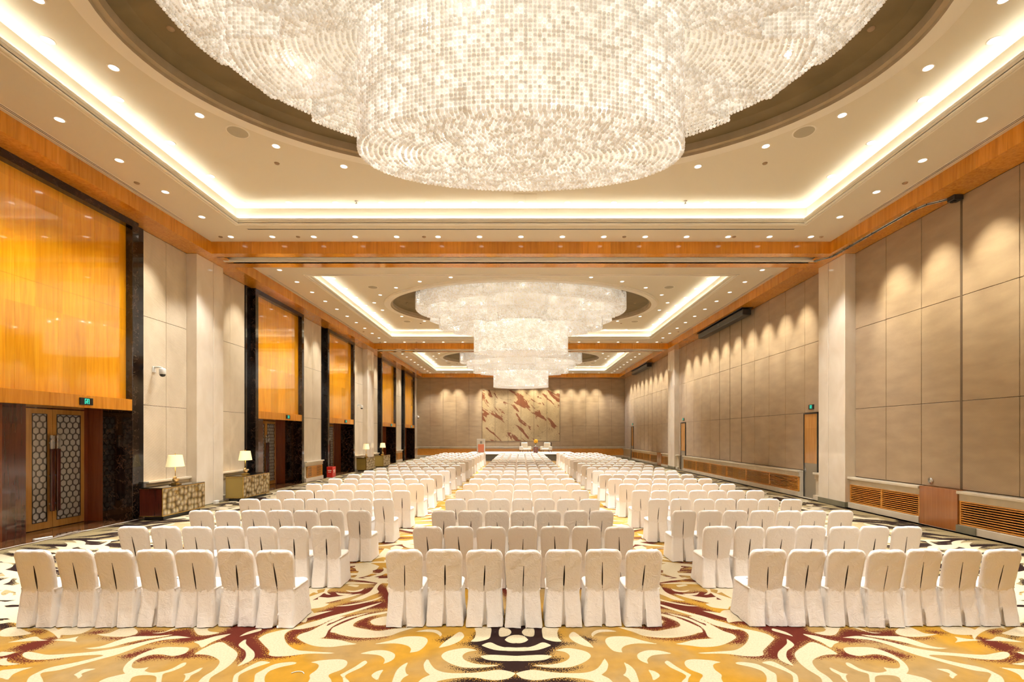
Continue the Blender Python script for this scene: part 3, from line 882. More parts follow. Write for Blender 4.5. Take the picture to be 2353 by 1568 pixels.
def make_chandelier():
    root = empty('crystal_chandelier', (0, 0, 0))
    names = ['top_ring', 'upper_tier', 'middle_tier', 'drum', 'end_box', 'end_box']
    for i, (P, z0, z1) in enumerate(TIERS+BOXES):
        pts = wall_pts(P, z0, z1)
        if i >= len(TIERS):
            cc = P.mean(0); pts += [q_+np.array([cc[0], cc[1], 0]) for q_ in under_pts(P-cc, None, z1, 0)]
        elif i < len(TIERS)-1:
            pts += under_pts(P, TIERS[i+1][0], z1, 0, z1+(.38 if i == 2 else 0))
        else:
            pts += under_pts(P, None, z1, .10)
        pts = np.vstack(pts)
        o = newobj(names[i]+'_beads', bead_mesh(names[i], pts, BR, M['bead_tiers'][min(i, 4)], i in (2, 3)), root)
        o['kind'] = 'stuff'
        # glowing shell added behind the strings so the gaps don't read dark
        b = MB(); Pi = resample(P*1.0, .16); cc = P.mean(0) if i >= len(TIERS) else np.zeros(2); Pi = Pi-cc; c = Pi*(1-.11/np.maximum(np.sqrt((Pi**2).sum(1)), .2))[:, None]
        n = len(c)
        zt, zb = z0-.05, z1+(.16 if i == 2 else .06)
        vs = [(x, y, zt) for x, y in c]+[(x, y, zb) for x, y in c]+[(x*.5, y*.5, zb+(.40 if i == 2 else 0)) for x, y in c]
        vs = [(x+cc[0], y+cc[1], z) for x, y, z in vs]
        fs = [(k, (k+1) % n, n+(k+1) % n, n+k) for k in range(n)]+[(n+k, n+(k+1) % n, 2*n+(k+1) % n, 2*n+k) for k in range(n)]
        if i >= len(TIERS)-1: fs.append(tuple(2*n+k for k in range(n)))
        b.add(vs, fs); b.build('diffuser', M['diffuser'], o)
    # canopy plate joining it to the ceiling
    b = MB(); b.lathe([(0.01, 9.22), (1.0, 9.20), (1.0, 9.10), (.01, 9.10)], seg=64)
    b.v = [(x*4.7, y*2.9, z) for x, y, z in b.v]
    b.build('canopy', M['dome'], root)
    # bulbs between the strings
    bb = MB(); bb.lathe([(.002, -.026), (.018, -.018), (.026, 0), (.018, .018), (.002, .026)], seg=10); bm_ = bb.mesh('bulb', M['bulb'])
    rr = random.Random(5)
    for i, (P, z0, z1) in enumerate(TIERS):
        for q in range((20, 18, 22, 34)[i]):
            k = rr.randrange(len(P)); f_ = 1-.045/np.hypot(*P[k]) if rr.random() < .6 else rr.uniform(.55, .95)
            z = rr.uniform(z1+.05, z0-.1) if f_ > .97 else z1+.035
            if i == 3 and f_ < .97: z = z1+.035-.09*math.sin(PI*(1-f_)/2)
            newobj('bulb', bm_, root, (P[k][0]*f_, P[k][1]*f_, z))
    return root
ch0 = make_chandelier()
dl = bpy.data.lights.new('drum_fill_lamp', 'SPOT'); dl.energy = 420; dl.spot_size = math.radians(120); dl.spot_blend = 1.0; dl.color = (1, .95, .86); dl.shadow_soft_size = .04
for q in range(5):  # added spots below the drum, brighten the chairs under it
    l_ = bpy.data.objects.new('drum_fill_lamp', dl); COL.objects.link(l_); l_.parent = ch0; l_.location = ((q-2)*.8, 0, 6.19)
CL = ['largest crystal bead chandelier, nearest, cut off by the top of the picture', 'middle crystal bead chandelier hanging over the middle bay',
      'farthest and smallest crystal bead chandelier, partly behind the middle one']
for i, B in enumerate(BAYS):
    o = ch0 if i == 0 else copy_tree(ch0)
    o.location = (0, B['ch'], 0)
    tag(o, CL[i], 'chandelier', 'crystal bead chandeliers')

# ------------------------------------------------------------------ downlights, sprinklers, speakers
def spot(name, energy, size, blend, col, r=.06):
    d = bpy.data.lights.new(name, 'SPOT'); d.energy = energy; d.spot_size = size; d.spot_blend = blend; d.color = col; d.shadow_soft_size = r
    return d
WARM = (1.0, .99, .95)
S_BORDER = spot('border_lamp', 1500, math.radians(84), .6, WARM)
S_TRAY = spot('tray_lamp', 2000, math.radians(58), .7, WARM)
S_EDGE = spot('tray_edge_lamp', 2500, math.radians(28), .7, WARM); S_NARROW = spot('portal_lamp', 950, math.radians(76), 1.0, WARM)
S_STONE = spot('stone_wall_lamp', 1000, math.radians(42), 1.0, (1.0, .94, .8))
S_WALL = spot('wall_lamp', 2100, math.radians(40), 1.0, (1.0, .94, .76))
S_FRONT_FILL = spot('front_fill_lamp', 1500, math.radians(90), .8, WARM)
t_ = MB(); t_.lathe([(.078, -.004), (.098, -.007), (.104, 0)], seg=20)
ring_me = t_.mesh('downlight_ring', M['plaster_trim'])
t_ = MB(); t_.lathe([(.0005, -.003), (.078, -.004)], seg=20); lens_me = t_.mesh('downlight_lens', M['lens'])
def downlight(x, y, z, data, label, group, tilt=0):
    r = empty('downlight', (x, y, z)); tag(r, label, 'downlight', group)
    newobj('trim_ring', ring_me, r); newobj('lens', lens_me, r)
    l = bpy.data.objects.new('lamp', data); COL.objects.link(l); l.parent = r; l.location = (0, 0, -.03)
    l.rotation_euler = (0, tilt, 0) if not isinstance(tilt, str) else (math.radians(31 if tilt == 'back' else -50), 0, 0)
    return r
BK = (1, 2, 4, 7, 8, 9, 10, 11, 12, 13)
def od(k): return ORD[k] if k < 20 else 'twenty-'+ORD[k-20]
for bi, B in enumerate(BAYS):
    bn = BN[bi]
    yfar = [14.97, 31.95, 47.8][bi]
    for k in range(15):
        x = -8.98+k*1.2829
        if k in (0, 14): nm = 'corner'
        downlight(x, yfar, ZC, S_WALL if (bi == 2 and k in BK) else S_BORDER, 'downlight in the far border row, %s, %s from the stone wall' % (bn, od(k)), 'far border downlights of the '+bn, 'back' if (bi == 2 and k in BK) else 0)
    ys = []; y = yfar-1.36
    lo = [2.0, 17.5, 34.2][bi]
    while y > lo: ys.append(y); y -= 1.40
    for sx, sn in ((-1, 'stone wall'), (1, 'fabric wall')):
        for k, y in enumerate(ys):
            por = sx < 0 and any(p0-.35 < y < p1+.35 for p0, p1 in PORT)
            downlight(sx*8.98, y, ZC, S_NARROW if por else (S_STONE if sx < 0 else S_WALL), 'downlight in the border beside the %s, %s, %s from far corner' % (sn, bn, od(k+1)), 'side border downlights of the '+bn, math.radians(12) if por else math.radians(33)*sx*-1)
    if bi == 0:  # added row, washes the front wall to bounce light onto the chair backs
        for k in range(15):
            downlight(-8.98+k*1.2829, -.35, ZC, S_FRONT_FILL, 'added fill downlight over the camera, facing the front wall, %s from the stone wall' % od(k), 'added near fill downlights', 'front')
    # tray edge rows
    yt = [13.80, 30.4, 46.6][bi]; xs = [-7.94+15.88*k/12 for k in range(13)]
    for k, x in enumerate(xs):
        if bi == 0 or abs(x) > 0:
            downlight(x, yt, ZT, S_EDGE, 'downlight on the tray far edge, %s, %s from the stone wall' % (bn, od(k)), 'far tray downlights of the '+bn)
    ys = []; y = yt-1.42
    lo = [2.4, 19.2, 36.3][bi]
    while y > lo: ys.append(y); y -= 1.42
    for sx, sn in ((-1, 'stone wall'), (1, 'fabric wall')):
        for k, y in enumerate(ys):
            downlight(sx*7.94, y, ZT, S_EDGE, 'downlight on the %s tray edge, %s, %s from far corner' % (sn, bn, od(k+1)), 'side tray downlights of the '+bn)
    # ring row following the ellipse
    e, eb = B['e'], B['eb']
    k_ = (eb+.05)/4.4
    for sx, sn in ((-1, 'stone wall'), (1, 'fabric wall')):
        for sy, ns in ((1, 'far'), (-1, 'near')):
            for k, (x, dy) in enumerate(((1.5, 4.71), (2.95, 4.38), (4.37, 3.85), (5.62, 3.02), (6.66, 1.96), (7.35, .68))):
                y = e+sy*dy*k_
                if y > B['c1']-.4 or y < B['c0']+.6 or y < .5: continue
                downlight(sx*x, y, ZT, S_TRAY, 'downlight by the oval recess, %s %s quarter, %s, %s from centre' % (ns, sn, bn, od(k)), 'oval recess downlights of the '+bn)
    # loudspeakers
    for sx, sy in ((-1, 1), (1, 1), (-1, -1), (1, -1)):
        x, y = sx*6.19, e+(2.53 if sy > 0 else -2.55)*(1 if bi == 0 else 1.05)
        if y < B['c0']+.3: continue
        r = empty('ceiling_speaker', (x+sx*(.45 if bi else 0), y+(sy*.6 if bi else 0), ZT))
        t_ = MB(); t_.lathe([(.205, -.010), (.225, -.012), (.235, 0)], seg=36); t_.build('rim', M['plaster_trim'], r)
        t_ = MB(); t_.lathe([(.0005, -.014), (.10, -.013), (.205, -.010)], seg=36); t_.build('grille', M['grille'], r)
        tag(r, 'round recessed ceiling speaker, %s %s quarter of the %s' % ('far' if sy > 0 else 'near', 'stone wall' if sx < 0 else 'fabric wall', bn), 'ceiling speaker', 'ceiling speakers')
    # small cover discs
    dm = MB(); dm.lathe([(.0005, -.02), (.05, -.02), (.06, -.006), (.062, 0)], seg=18)
    me = dm.mesh('detector_disc', M['brown_disc'])
    discs = [(-6.05, e+4.6-1.4, ZT, 'beside the oval recess on the stone wall side') if False else (-5.95, e+3.75, ZT, 'outside the oval recess, stone wall side'), (5.95, e+3.75, ZT, 'outside the oval recess, fabric wall side'),
             (-9.35, yfar-3.2, ZC, 'in the border, stone wall side'), (9.35, yfar-3.2, ZC, 'in the border, fabric wall side'),
             (-9.3, yfar, ZC, 'at the border corner, stone wall side'), (9.3, yfar, ZC, 'at the border corner, fabric wall side'),
             (-6.9, yfar, ZC, 'in the far border row, stone wall half'), (-3.0, yfar, ZC, 'in the far border row, inner, stone wall half'), (3.2, yfar, ZC, 'in the far border row, inner, fabric wall half'), (6.6, yfar, ZC, 'in the far border row, fabric wall half')]
    for x, y, z, w in discs:
        if y < B['c1']+3: tag(newobj('sprinkler_cover', me, None, (x, y, z)), 'small tan cover disc %s, %s' % (w, bn), 'sprinkler', 'sprinkler cover discs')
    for sx in (-1, 1):
        # on the dome
        tag(newobj('sprinkler_cover', me, None, (sx*5.9, e+.1, ZT+.215)), 'small disc on the brown oval dome, %s side, %s' % ('stone wall' if sx < 0 else 'fabric wall', bn), 'sprinkler', 'sprinkler cover discs')
        # pendent sprinklers
        q = MB(); q.lathe([(.0005, 0), (.05, 0), (.045, -.015), (.015, -.02), (.012, -.07), (.035, -.075), (.0005, -.08)], seg=14)
        tag(q.build('pendent_sprinkler', M['chrome'], None, (sx*4.66, yt-.1, ZT)), 'tiny pendent sprinkler at the far tray edge, %s half of the %s' % ('stone wall' if sx < 0 else 'fabric wall', bn), 'sprinkler', 'pendent sprinklers')
    # slot diffusers
    def slot(x0, y0, x1, y1, lab):
        b = MB(); 
        if abs(x1-x0) < .2:
            b.box(x0-.06, y0, -.006, x0-.035, y1, 0, 1); b.box(x0-.012, y0, -.006, x0+.012, y1, 0, 1); b.box(x0+.035, y0, -.006, x0+.06, y1, 0, 1)
            b.box(x0-.035, y0, -.004, x0-.012, y1, 0, 0); b.box(x0+.012, y0, -.004, x0+.035, y1, 0, 0)
        else:
            b.box(x0, y0-.05, -.006, x1, y0-.03, 0, 1); b.box(x0, y0+.03, -.006, x1, y0+.05, 0, 1); b.box(x0, y0-.03, -.004, x1, y0+.03, 0, 0)
        o = b.build('slot_diffuser', [M['black'], M['plaster_trim']], None, (0, 0, ZC)); tag(o, lab, 'air vent', 'slot diffusers')
    ya, yb = [1.0, 18.6, 35.5][bi], [13.84, 30.9, 47.2][bi]
    slot(-9.68, ya, -9.68, yb, 'long twin-slot air diffuser beside the wood beam on the stone wall side, '+bn)
    slot(9.68, ya, 9.68, yb, 'long twin-slot air diffuser beside the wood beam on the fabric wall side, '+bn)
    slot(-8.15, [14.42, 31.3, 47.35][bi], 8.15, 0, 'long crosswise air slot past the far edge of the tray, '+bn)
    if bi: slot(-6.0, [0, 16.75, 33.8][bi], 6.0, 0, 'long crosswise air slot right behind the cross beam, '+bn)
b = MB(); b.box(-.32, -.22, -.012, -.01, .22, 0, bev=.004); b.box(.01, -.22, -.012, .32, .22, 0, bev=.004)
tag(b.build('access_hatch', M['plaster_tray'], None, (.12, 13.5, ZT)), 'pale double access hatch in the tray ceiling below the nearest chandelier', 'hatch')

# ------------------------------------------------------------------ chairs
def chair_meshes(seed):
    rr = np.random.RandomState(seed)
    ph = rr.rand(12)*6.28
    def wob(t, k=0): return (np.sin(3*t+ph[k])*.5+np.sin(7*t+ph[k+1])*.35+np.sin(13*t+ph[k+2])*.25)
    U = [-1, -.86, -.7, -.52, -.36, -.22, -.12]
    # ---- skirt
    zs = [.008, .03, .07, .12, .18, .24, .30, .35, .39, .415, .43, .45]
    gx = rr.uniform(-.012, .012)
    vs = []; n = None; mi = []
    for z in zs:
        t = max(0, 1-z/.43)
        hw = .196+.025*t**1.1; yb = -.205-.055*t**1.3; yf = .245+.03*t**1.5
        if z > .44: hw -= .004; yf -= .006
        gw = .002+.026*t*rr.uniform(.9, 1.1)*(.6+.8*abs(math.sin(ph[9]))); gd = .01+.07*t
        ring = []
        for u in U: ring.append((u*hw, yb, 0))
        ring += [(gx-gw, yb-.004*t, 1), (gx-gw*.7, yb+gd*.8, 2), (gx+gw*.5, yb+gd, 2), (gx+gw, yb-.002*t, 1)]
        for u in U[::-1]: ring.append((-u*hw, yb, 0))
        for q in (.12, .28, .45, .62, .78, .92): ring.append((hw+.004*t, yb+(yf-yb)*q, 0))
        for u in (1, .7, .35, 0, -.35, -.7, -1): ring.append((u*(hw-.008), yf, 0))
        for q in (.92, .78, .62, .45, .28, .12): ring.append((-hw-.004*t, yb+(yf-yb)*q, 0))
        n = len(ring)
        cx, cy = 0, .02
        for k, (x, y, fl) in enumerate(ring):
            a = math.atan2(y-cy, x-cx)
            w = .012*t*wob(a*2.0+z*1.5, 0)+.004*wob(a*5+z*9, 3)
            d = math.hypot(x-cx, y-cy)
            if fl == 2: w = 0
            f_ = 1+w/d
            zz = z if z > .02 else z+.006*abs(wob(a*2, 5))
            vs.append((cx+(x-cx)*f_, cy+(y-cy)*f_, zz))
    fs = [(i*n+k, i*n+(k+1) % n, (i+1)*n+(k+1) % n, (i+1)*n+k) for i in range(len(zs)-1) for k in range(n)]
    S = MB(); S.add(vs, fs, 0, True); skirt = S.mesh('skirt', M['cloth'])
    # ---- seat
    rings = []
    for ins, z in ((0, .446), (.006, .462), (.02, .472), (.07, .480), (.14, .483)):
        hw = .208-ins; yb = -.20; yf = .24-ins
        r = []
        c_ = .05
        for x, y in ((-hw, yb), (-hw, -.1), (-hw, 0), (-hw, .1), (-hw, yf-c_), (-hw+.015, yf-.015), (-hw+c_, yf), (-hw*.3, yf), (hw*.3, yf), (hw-c_, yf), (hw-.015, yf-.015), (hw, yf-c_), (hw, .1), (hw, 0), (hw, -.1), (hw, yb), (hw*.4, yb), (-hw*.4, yb)):
            r.append((x, y, z+.003*wob(x*20+y*14, 2)))
        rings.append(r)
    n = len(rings[0]); vs = sum(rings, [])
    fs = [(i*n+k, i*n+(k+1) % n, (i+1)*n+(k+1) % n, (i+1)*n+k) for i in range(len(rings)-1) for k in range(n)]+[tuple((len(rings)-1)*n+k for k in range(n))]
    S = MB(); S.add(vs, fs, 0, True); seat = S.mesh('seat', M['cloth'])
    # ---- backrest
    zs = [.41, .43, .45, .48, .53, .58, .63, .68, .72, .745, .78, .82, .85, .875, .897, .915, .928, .935, .937]
    top = .937; R = .10
    gx = rr.uniform(-.012, .012); gm = rr.uniform(.5, 1.25); skew = rr.uniform(-.012, .012)
    st, sb = .44, rr.uniform(.70, .76)
    vs = []; fmat = []
    rows = []
    for i, z in enumerate(zs):
        t = (z-.41)/.527
        hw = .194+.020*min(1, t*1.3)
        if z > top-R:
            q = (z-(top-R))/R; hw = hw-R*.85*(1-math.sqrt(max(0, 1-q*q)))
        yb = -.205-.095*max(0, t)**1.15
        th = .075-.015*t
        if z > .915: th *= math.sqrt(max(.02, 1-((z-.905)/.034)**2))
        g = 0
        if st < z < sb: g = math.sin(PI*(z-st)/(sb-st))**.8
        gw = .003+.006*g*gm; gd = .03*min(1, g*1.8)
        gxx = gx+skew*(z-.6)/.15
        yc = yb+ (0.075-.015*t-th)/2
        ring = []
        for u in U: ring.append((u*hw, yc+.012*abs(u)**4, 0))
        ring += [(gxx-gw, yc-.002*g, 1), (gxx-gw*.8, yc+gd, 2), (gxx+gw*.8, yc+gd, 2), (gxx+gw, yc+.001*g, 1)]
        for u in U[::-1]: ring.append((-u*hw, yc+.012*abs(u)**4, 0))
        for q in (.3, .55, .8): ring.append((hw+.006*math.sin(q*PI), yc+th*q, 0))
        for u in (.97, .6, .2, -.2, -.6, -.97): ring.append((u*hw, yc+th*(1 if abs(u) < .9 else .97), 0))
        for q in (.8, .55, .3): ring.append((-hw-.006*math.sin(q*PI), yc+th*q, 0))
        n = len(ring)
        for k, (x, y, fl) in enumerate(ring):
            w = 0 if fl else .0022*wob(x*22+z*17, 1)+.003*wob(x*9-z*11, 4)
            zz = z+(.006*wob(x*11, 6)*t if z > .85 else 0)
            vs.append((x*(1+.004*wob(z*9, 7)), y+w, zz))
        rows.append((g, n))
    S = MB()
    fs0 = []; fs1 = []
    for i in range(len(zs)-1):
        dark = rows[i][0] > .02 or rows[i+1][0] > .02
        for k in range(n):
            f_ = (i*n+k, i*n+(k+1) % n, (i+1)*n+(k+1) % n, (i+1)*n+k)
            (fs1 if dark and k in (7, 8, 9) else fs0).append(f_)
    fs0.append(tuple((len(zs)-1)*n+k for k in range(n)))
    S.add(vs, fs0, 0, True); S.add(vs, fs1, 1, False)
    back = S.mesh('backrest', [M['cloth'], M['slit']])
    return skirt, seat, back
VAR = [chair_meshes(20+q) for q in range(6)]
lm = MB(); lm.tube([(0, 0, 0), (0, 0, .30)], .011, 8); lm.lathe([(.0005, 0), (.017, 0), (.017, .02), (.012, .03)], seg=10); leg_me = lm.mesh('leg', M['foot'])
PROTO = {}
def make_chair(v, legs):
    if (v, legs) in PROTO: return copy_tree(PROTO[(v, legs)])
    r = empty('banquet_chair')
    sk, se, ba = VAR[v]
    newobj('skirt', sk, r); newobj('seat', se, r); newobj('backrest', ba, r)
    if legs:
        for x, y in ((-.185, -.19), (.185, -.19), (-.18, .2), (.18, .2)): newobj('leg', leg_me, r, (x, y, 0))
    PROTO[(v, legs)] = r
    return r
ROWY = [5.72, 7.19, 8.70, 10.27, 11.87, 13.47, 15.08, 16.75, 18.42, 20.1, 21.8, 23.5, 25.2, 26.9, 28.6, 30.3, 32.0, 33.7, 35.4, 37.1]
BLK = [('stone wall block', [-5.80+k*.478 for k in range(7)]), ('centre block', [-1.40+k*.477 for k in range(7)]), ('fabric wall block', [2.95+k*.47 for k in range(7)])]
rr = random.Random(3)
far = []
cnt = 0
for ri, y in enumerate(ROWY):
    for bi, (bn, xs) in enumerate(BLK):
        for si, x in enumerate(xs):
            yy = y+.30+rr.uniform(-.03, .03); xx = x+rr.uniform(-.006, .006); rz = math.radians(rr.uniform(-1.6, 1.6))
            v = rr.randrange(6)
            if ri < 14 or (ri == 14 and bi == 1 and si < 6):
                c = make_chair(v, ri < 6); c.location = (xx, yy, 0); c.rotation_euler = (0, 0, rz)
                if bi == 0: pos = 'seat by the aisle' if si == 6 else 'outer end seat' if si == 0 else '%s seat from the aisle' % ORD[6-si]
                elif bi == 1: pos = 'middle seat' if si == 3 else ('end seat, stone wall side' if si == 0 else 'end seat, fabric wall side' if si == 6 else '%s of middle, %s wall side' % (['', 'two seats', 'one seat', '', 'one seat', 'two seats'][si], 'stone' if si < 3 else 'fabric'))
                else: pos = 'seat by the aisle' if si == 0 else 'outer end seat' if si == 6 else '%s seat from the aisle' % ORD[si]
                rn = 'row nearest the camera' if ri == 0 else '%s row' % ORD[ri]
                c['label'] = 'ivory covered chair, %s, %s, %s' % (bn, rn, pos)
                c['category'] = 'chair'; c['group'] = 'ivory covered chairs of the '+bn
            else: far.append((v, xx, yy, rz))
# the rest, farther than anybody could tell apart, as one object
vs_, fs_, base = [], [], 0
fm = []
for v, x, y, rz in far:
    c_, s_ = math.cos(rz), math.sin(rz)
    for me in VAR[v]:
        a = np.empty(len(me.vertices)*3, np.float32); me.vertices.foreach_get('co', a); a = a.reshape(-1, 3)
        w = np.column_stack([a[:, 0]*c_-a[:, 1]*s_+x, a[:, 0]*s_+a[:, 1]*c_+y, a[:, 2]])
        vs_ += [tuple(map(float, p)) for p in w]
        for p in me.polygons: fs_.append(tuple(base+q for q in p.vertices)); fm.append(p.material_index if me is VAR[v][2] else 0)
        base += len(w)
S = bpy.data.meshes.new('distant_chairs'); S.from_pydata(vs_, [], fs_); S.materials.append(M['cloth']); S.materials.append(M['slit'])
S.polygons.foreach_set('material_index', fm); S.polygons.foreach_set('use_smooth', [True]*len(fs_)); S.update()
o = newobj('distant_chairs', S)
tag(o, 'mass of small far ivory covered chairs in the last rows before the stage', 'chairs', None, 'stuff')

# ------------------------------------------------------------------ stage and its furniture
b = MB(); b.box(-4.9, 42.95, 0, 4.9, 48.6, .56, 1); b.box(-4.95, 42.9, .56, 4.95, 48.65, .62, 0, bev=.01)
M['stage_top'] = plain('white_stage_carpet', (.72,.70,.66), .8); M['stage_skirt'] = plain('grey_stage_skirt', (.15,.15,.135), .8)
tag(b.build('stage', [M['stage_top'], M['stage_skirt']]), 'low stage with white top and grey skirt before the end wall', 'stage')
r = empty('lectern', (-3.62, 43.75, .62))
M['lect_white'] = plain('white_lectern_lacquer', (.78,.76,.68), .3); M['lect_olive'] = plain('olive_lectern_side', (.28,.27,.12), .4); M['coral'] = plain('coral_lectern_panel', (.72,.24,.13), .4)
b = MB(); b.box(-.36, -.22, .06, -.34, .28, 1.28, 1, bev=.004); b.box(-.34, -.25, .06, .36, .28, 1.28, 0, bev=.01); b.box(-.34, -.20, 0, .34, .22, .06, 0); b.build('body', [M['lect_white'], M['lect_olive']], r)
b = MB(); b.box(-.24, -.27, .12, .30, -.25, .84, 0); b.build('front_panel', M['coral'], r)
b = MB(); b.box(-.06, -.262, .90, .14, -.25, 1.12, 0); b.build('emblem_plate', M['grey_plastic'], r)
b = MB(); b.box(-.34, -.26, 1.28, .36, .3, 1.31, 0, bev=.005); b.build('top', M['lect_white'], r)
tag(r, 'white lectern with coral front panel and olive side on the stage', 'lectern')
M['arm_cream'] = plain('cream_armchair_leather', (.80,.72,.58), .45); M['arm_dark'] = plain('dark_walnut', (.05,.025,.015), .35)
def armchair(loc, rz, lab, mir):
    r = empty('armchair', loc, rz)
    b = MB(); b.box(-.38, -.36, .27, .38, .34, .45, 0, bev=.05); b.build('seat', M['arm_cream'], r)
    b = MB(); b.box(-.32, .16, .42, .32, .36, .96, 0, bev=.05)
    for x in (-.1, .1):
        for z in (.66, .8): b.lathe([(.0005, .0), (.014, .004), (.016, .012)], x, .155, z, 8, 1)
    b.build('backrest', [M['arm_cream'], M['arm_dark']], r)
    b = MB(); b.box(-.40, .34, .3, .40, .40, .98, 0, bev=.02); b.build('back_shell', M['arm_dark'], r)
    for sx in (-1, 1):
        b = MB(); b.box(sx*.36, -.36, .28, sx*.47, .38, .62, 0, bev=.03); b.build('armrest', M['arm_cream'], r)
    for sx in (-1, 1):
        for sy in (-1, 1):
            b = MB(); b.tube([(sx*.36, sy*.3, .3), (sx*.43, sy*.36, 0.0)], .02, 8, radii=[.026, .014]); b.build('leg', M['arm_dark'], r)
    tag(r, lab, 'armchair', 'cream armchairs on the stage'); return r
armchair((.42, 44.9, .628), math.radians(22), 'cream buttoned armchair on the stage, on the lectern side of the flower table', 1)
armchair((2.35, 44.9, .628), math.radians(-22), 'cream buttoned armchair on the stage, beyond the flower table from the lectern', -1)
r = empty('side_table', (1.37, 44.9, .62))
b = MB(); b.lathe([(.0005, 0), (.2, 0), (.22, .1), (.24, .3), (.23, .52), (.245, .54), (.245, .57), (.0005, .57)], seg=28); b.build('drum_body', M['wood_red'], r)
tag(r, 'round reddish drum side table between the two cream armchairs', 'table')
r = empty('flower_vase', (1.37, 44.85, 1.192))
M['vase'] = plain('white_vase', (.8,.8,.78), .15); M['petal'] = plain('yellow_flower_petals', (.85,.45,.02), .6); M['leaf'] = plain('dark_green_leaf', (.02,.06,.02), .6)
b = MB(); b.lathe([(.0005, 0), (.06, 0), (.07, .05), (.045, .14), (.05, .2)], seg=18); b.build('vase', M['vase'], r)
q = np.random.RandomState(2).randn(150, 3); q /= np.linalg.norm(q, axis=1)[:, None]; q = q*.17+np.array([0.02, 0, .52])
o = newobj('blossoms', bead_mesh('blossoms', q, .04, M['petal']), r)
b = MB()
for k in range(14):
    a = k*.9; b.tube([(0, 0, .15), (.04*math.cos(a), .04*math.sin(a), .3), (.12*math.cos(a), .12*math.sin(a), .38)], .01, 5, radii=[.006, .012, .02])
b.build('leaves', M['leaf'], r)
tag(r, 'yellow flower ball in a white vase on the side table', 'flowers')
for x, l in ((1.27, 'white cup on the side table, lectern side of the vase'), (1.52, 'white cup on the side table, far side of the vase')):
    b = MB(); b.lathe([(.0005, 0), (.025, 0), (.04, .07), (.036, .07), (.022, .01), (.0005, .01)], seg=14)
    tag(b.build('cup', M['vase'], None, (x, 44.78, 1.192)), l, 'cup')

# ------------------------------------------------------------------ consoles and lamps
def capiz():
    m, nt, b = mat('silver_gold_scale_inlay')
    v = world_coord(nt, (1, 1, 1))
    sp = nt.nodes.new('ShaderNodeSeparateXYZ'); L(nt, v, sp.inputs[0])
    cb_ = nt.nodes.new('ShaderNodeCombineXYZ'); L(nt, sp.outputs['Y'], cb_.inputs[0]); L(nt, sp.outputs['Z'], cb_.inputs[1])
    vo = N(nt, 'ShaderNodeTexVoronoi', voronoi_dimensions='2D', feature='F1', i_Scale=6.3, i_Randomness=.6); L(nt, cb_.outputs[0], vo.inputs['Vector'])
    r1 = ramp(nt, [(0, (.85,.80,.66)), (.3, (.62,.54,.38)), (.5, (.40,.31,.16)), (.68, (.16,.11,.05))]); L(nt, vo.outputs['Distance'], r1.inputs[0])
    L(nt, r1.outputs[0], b.inputs['Base Color']); b.inputs['Metallic'].default_value = .85; b.inputs['Roughness'].default_value = .3
    bump(nt, b, vo.outputs['Distance'], .9, .06)
    return m
M['capiz'] = capiz()
M['glass_black'] = plain('black_glass_top', (.01,.009,.008), .04)
def console(y0, red, lab):
    r = empty('console_cabinet', (-9.93, y0+.87, 0)); h = .87; d = .31
    b = MB(); b.box(-d+.05, -h+.12, 0.004, d-.06, h-.12, .1); b.build('plinth', M['black'], r)
    b = MB(); b.box(-d, -h+.015, .12, d-.02, h-.015, .84, 0); b.build('body', M['wood_dark'] if red else M['gold_paint'], r)
    b = MB()
    for z in (.10, .835): b.box(-d-.005, -h, z, d+.005, h, z+.022, 0, bev=.004)
    b.box(d-.02, -h, .12, d+.003, -h+.015, .84); b.box(d-.02, h-.015, .12, d+.003, h, .84)
    b.build('edge_band', M['brass'], r)
    b = MB(); b.box(-d, -h, .857, d, h, .875); b.build('top', M['glass_black'], r)
    for a, c, yk in ((-h+.02, -.004, -.22), (.004, h-.02, .62)):
        q = MB(); q.box(d-.02, a, .125, d, c, .832); q2 = MB()
        dd = q.build('door', M['capiz'], r)
        for off in (-.03, .03):
            pts = [(d+.012, (yk-.12)+off+.05*math.cos(t*PI/8), .70+.055*math.sin(t*PI/8)) for t in range(17)]
            q2.tube(pts, .006, 6)
        q2.tube([(d, yk-.12, .70), (d+.014, yk-.12, .70)], .012, 6)
        q2.build('ring_pull', M['brass'], dd)
    tag(r, lab, 'cabinet', 'scale-fronted console cabinets')
def table_lamp(x, y, z, lab):
    r = empty('table_lamp', (x, y, z))
    b = MB(); b.box(-.11, -.11, 0, .11, .11, .025, 0, bev=.005); b.box(-.07, -.07, .025, .07, .07, .05, 0); b.build('base', M['brass'], r)
    # nautilus shell in the Y-Z plane
    b = MB(); pts = []; rad = []
    for k in range(60):
        t = k/59; a = t*2*PI*2.3-1.9; R_ = .010*math.exp(1.05*t*2.15); pts.append((0, R_*math.cos(a)*1.0, .165+R_*math.sin(a))); rad.append(R_*.52+.002)
    b.tube(pts, .02, 12, radii=rad)
    b.build('shell_body', M['shell'], r)
    b = MB(); b.tube([(0, 0, .2), (0, 0, .5)], .009, 8); b.tube([(0, 0, .5), (0, 0, .875)], .004, 6); b.lathe([(.0005, .86), (.012, .87), (.01, .89), (.0005, .90)], seg=10); b.build('pole', M['brass'], r)
    b = MB(); n = 40
    b.lathe([(.275, .52), (.205, .845)], seg=n); b.lathe([(.271, .521), (.201, .844)], seg=n)
    b.v = [(px*.72, py, pz) for px, py, pz in b.v]
    sh = b.build('lamp_shade', M['shade'], r)
    d = bpy.data.lights.new('lamp_bulb', 'POINT'); d.energy = 14; d.color = (1, .72, .40); d.shadow_soft_size = .05
    l = bpy.data.objects.new('bulb', d); COL.objects.link(l); l.parent = r; l.location = (0, 0, .66)
    tag(r, lab, 'table lamp', 'shell table lamps')
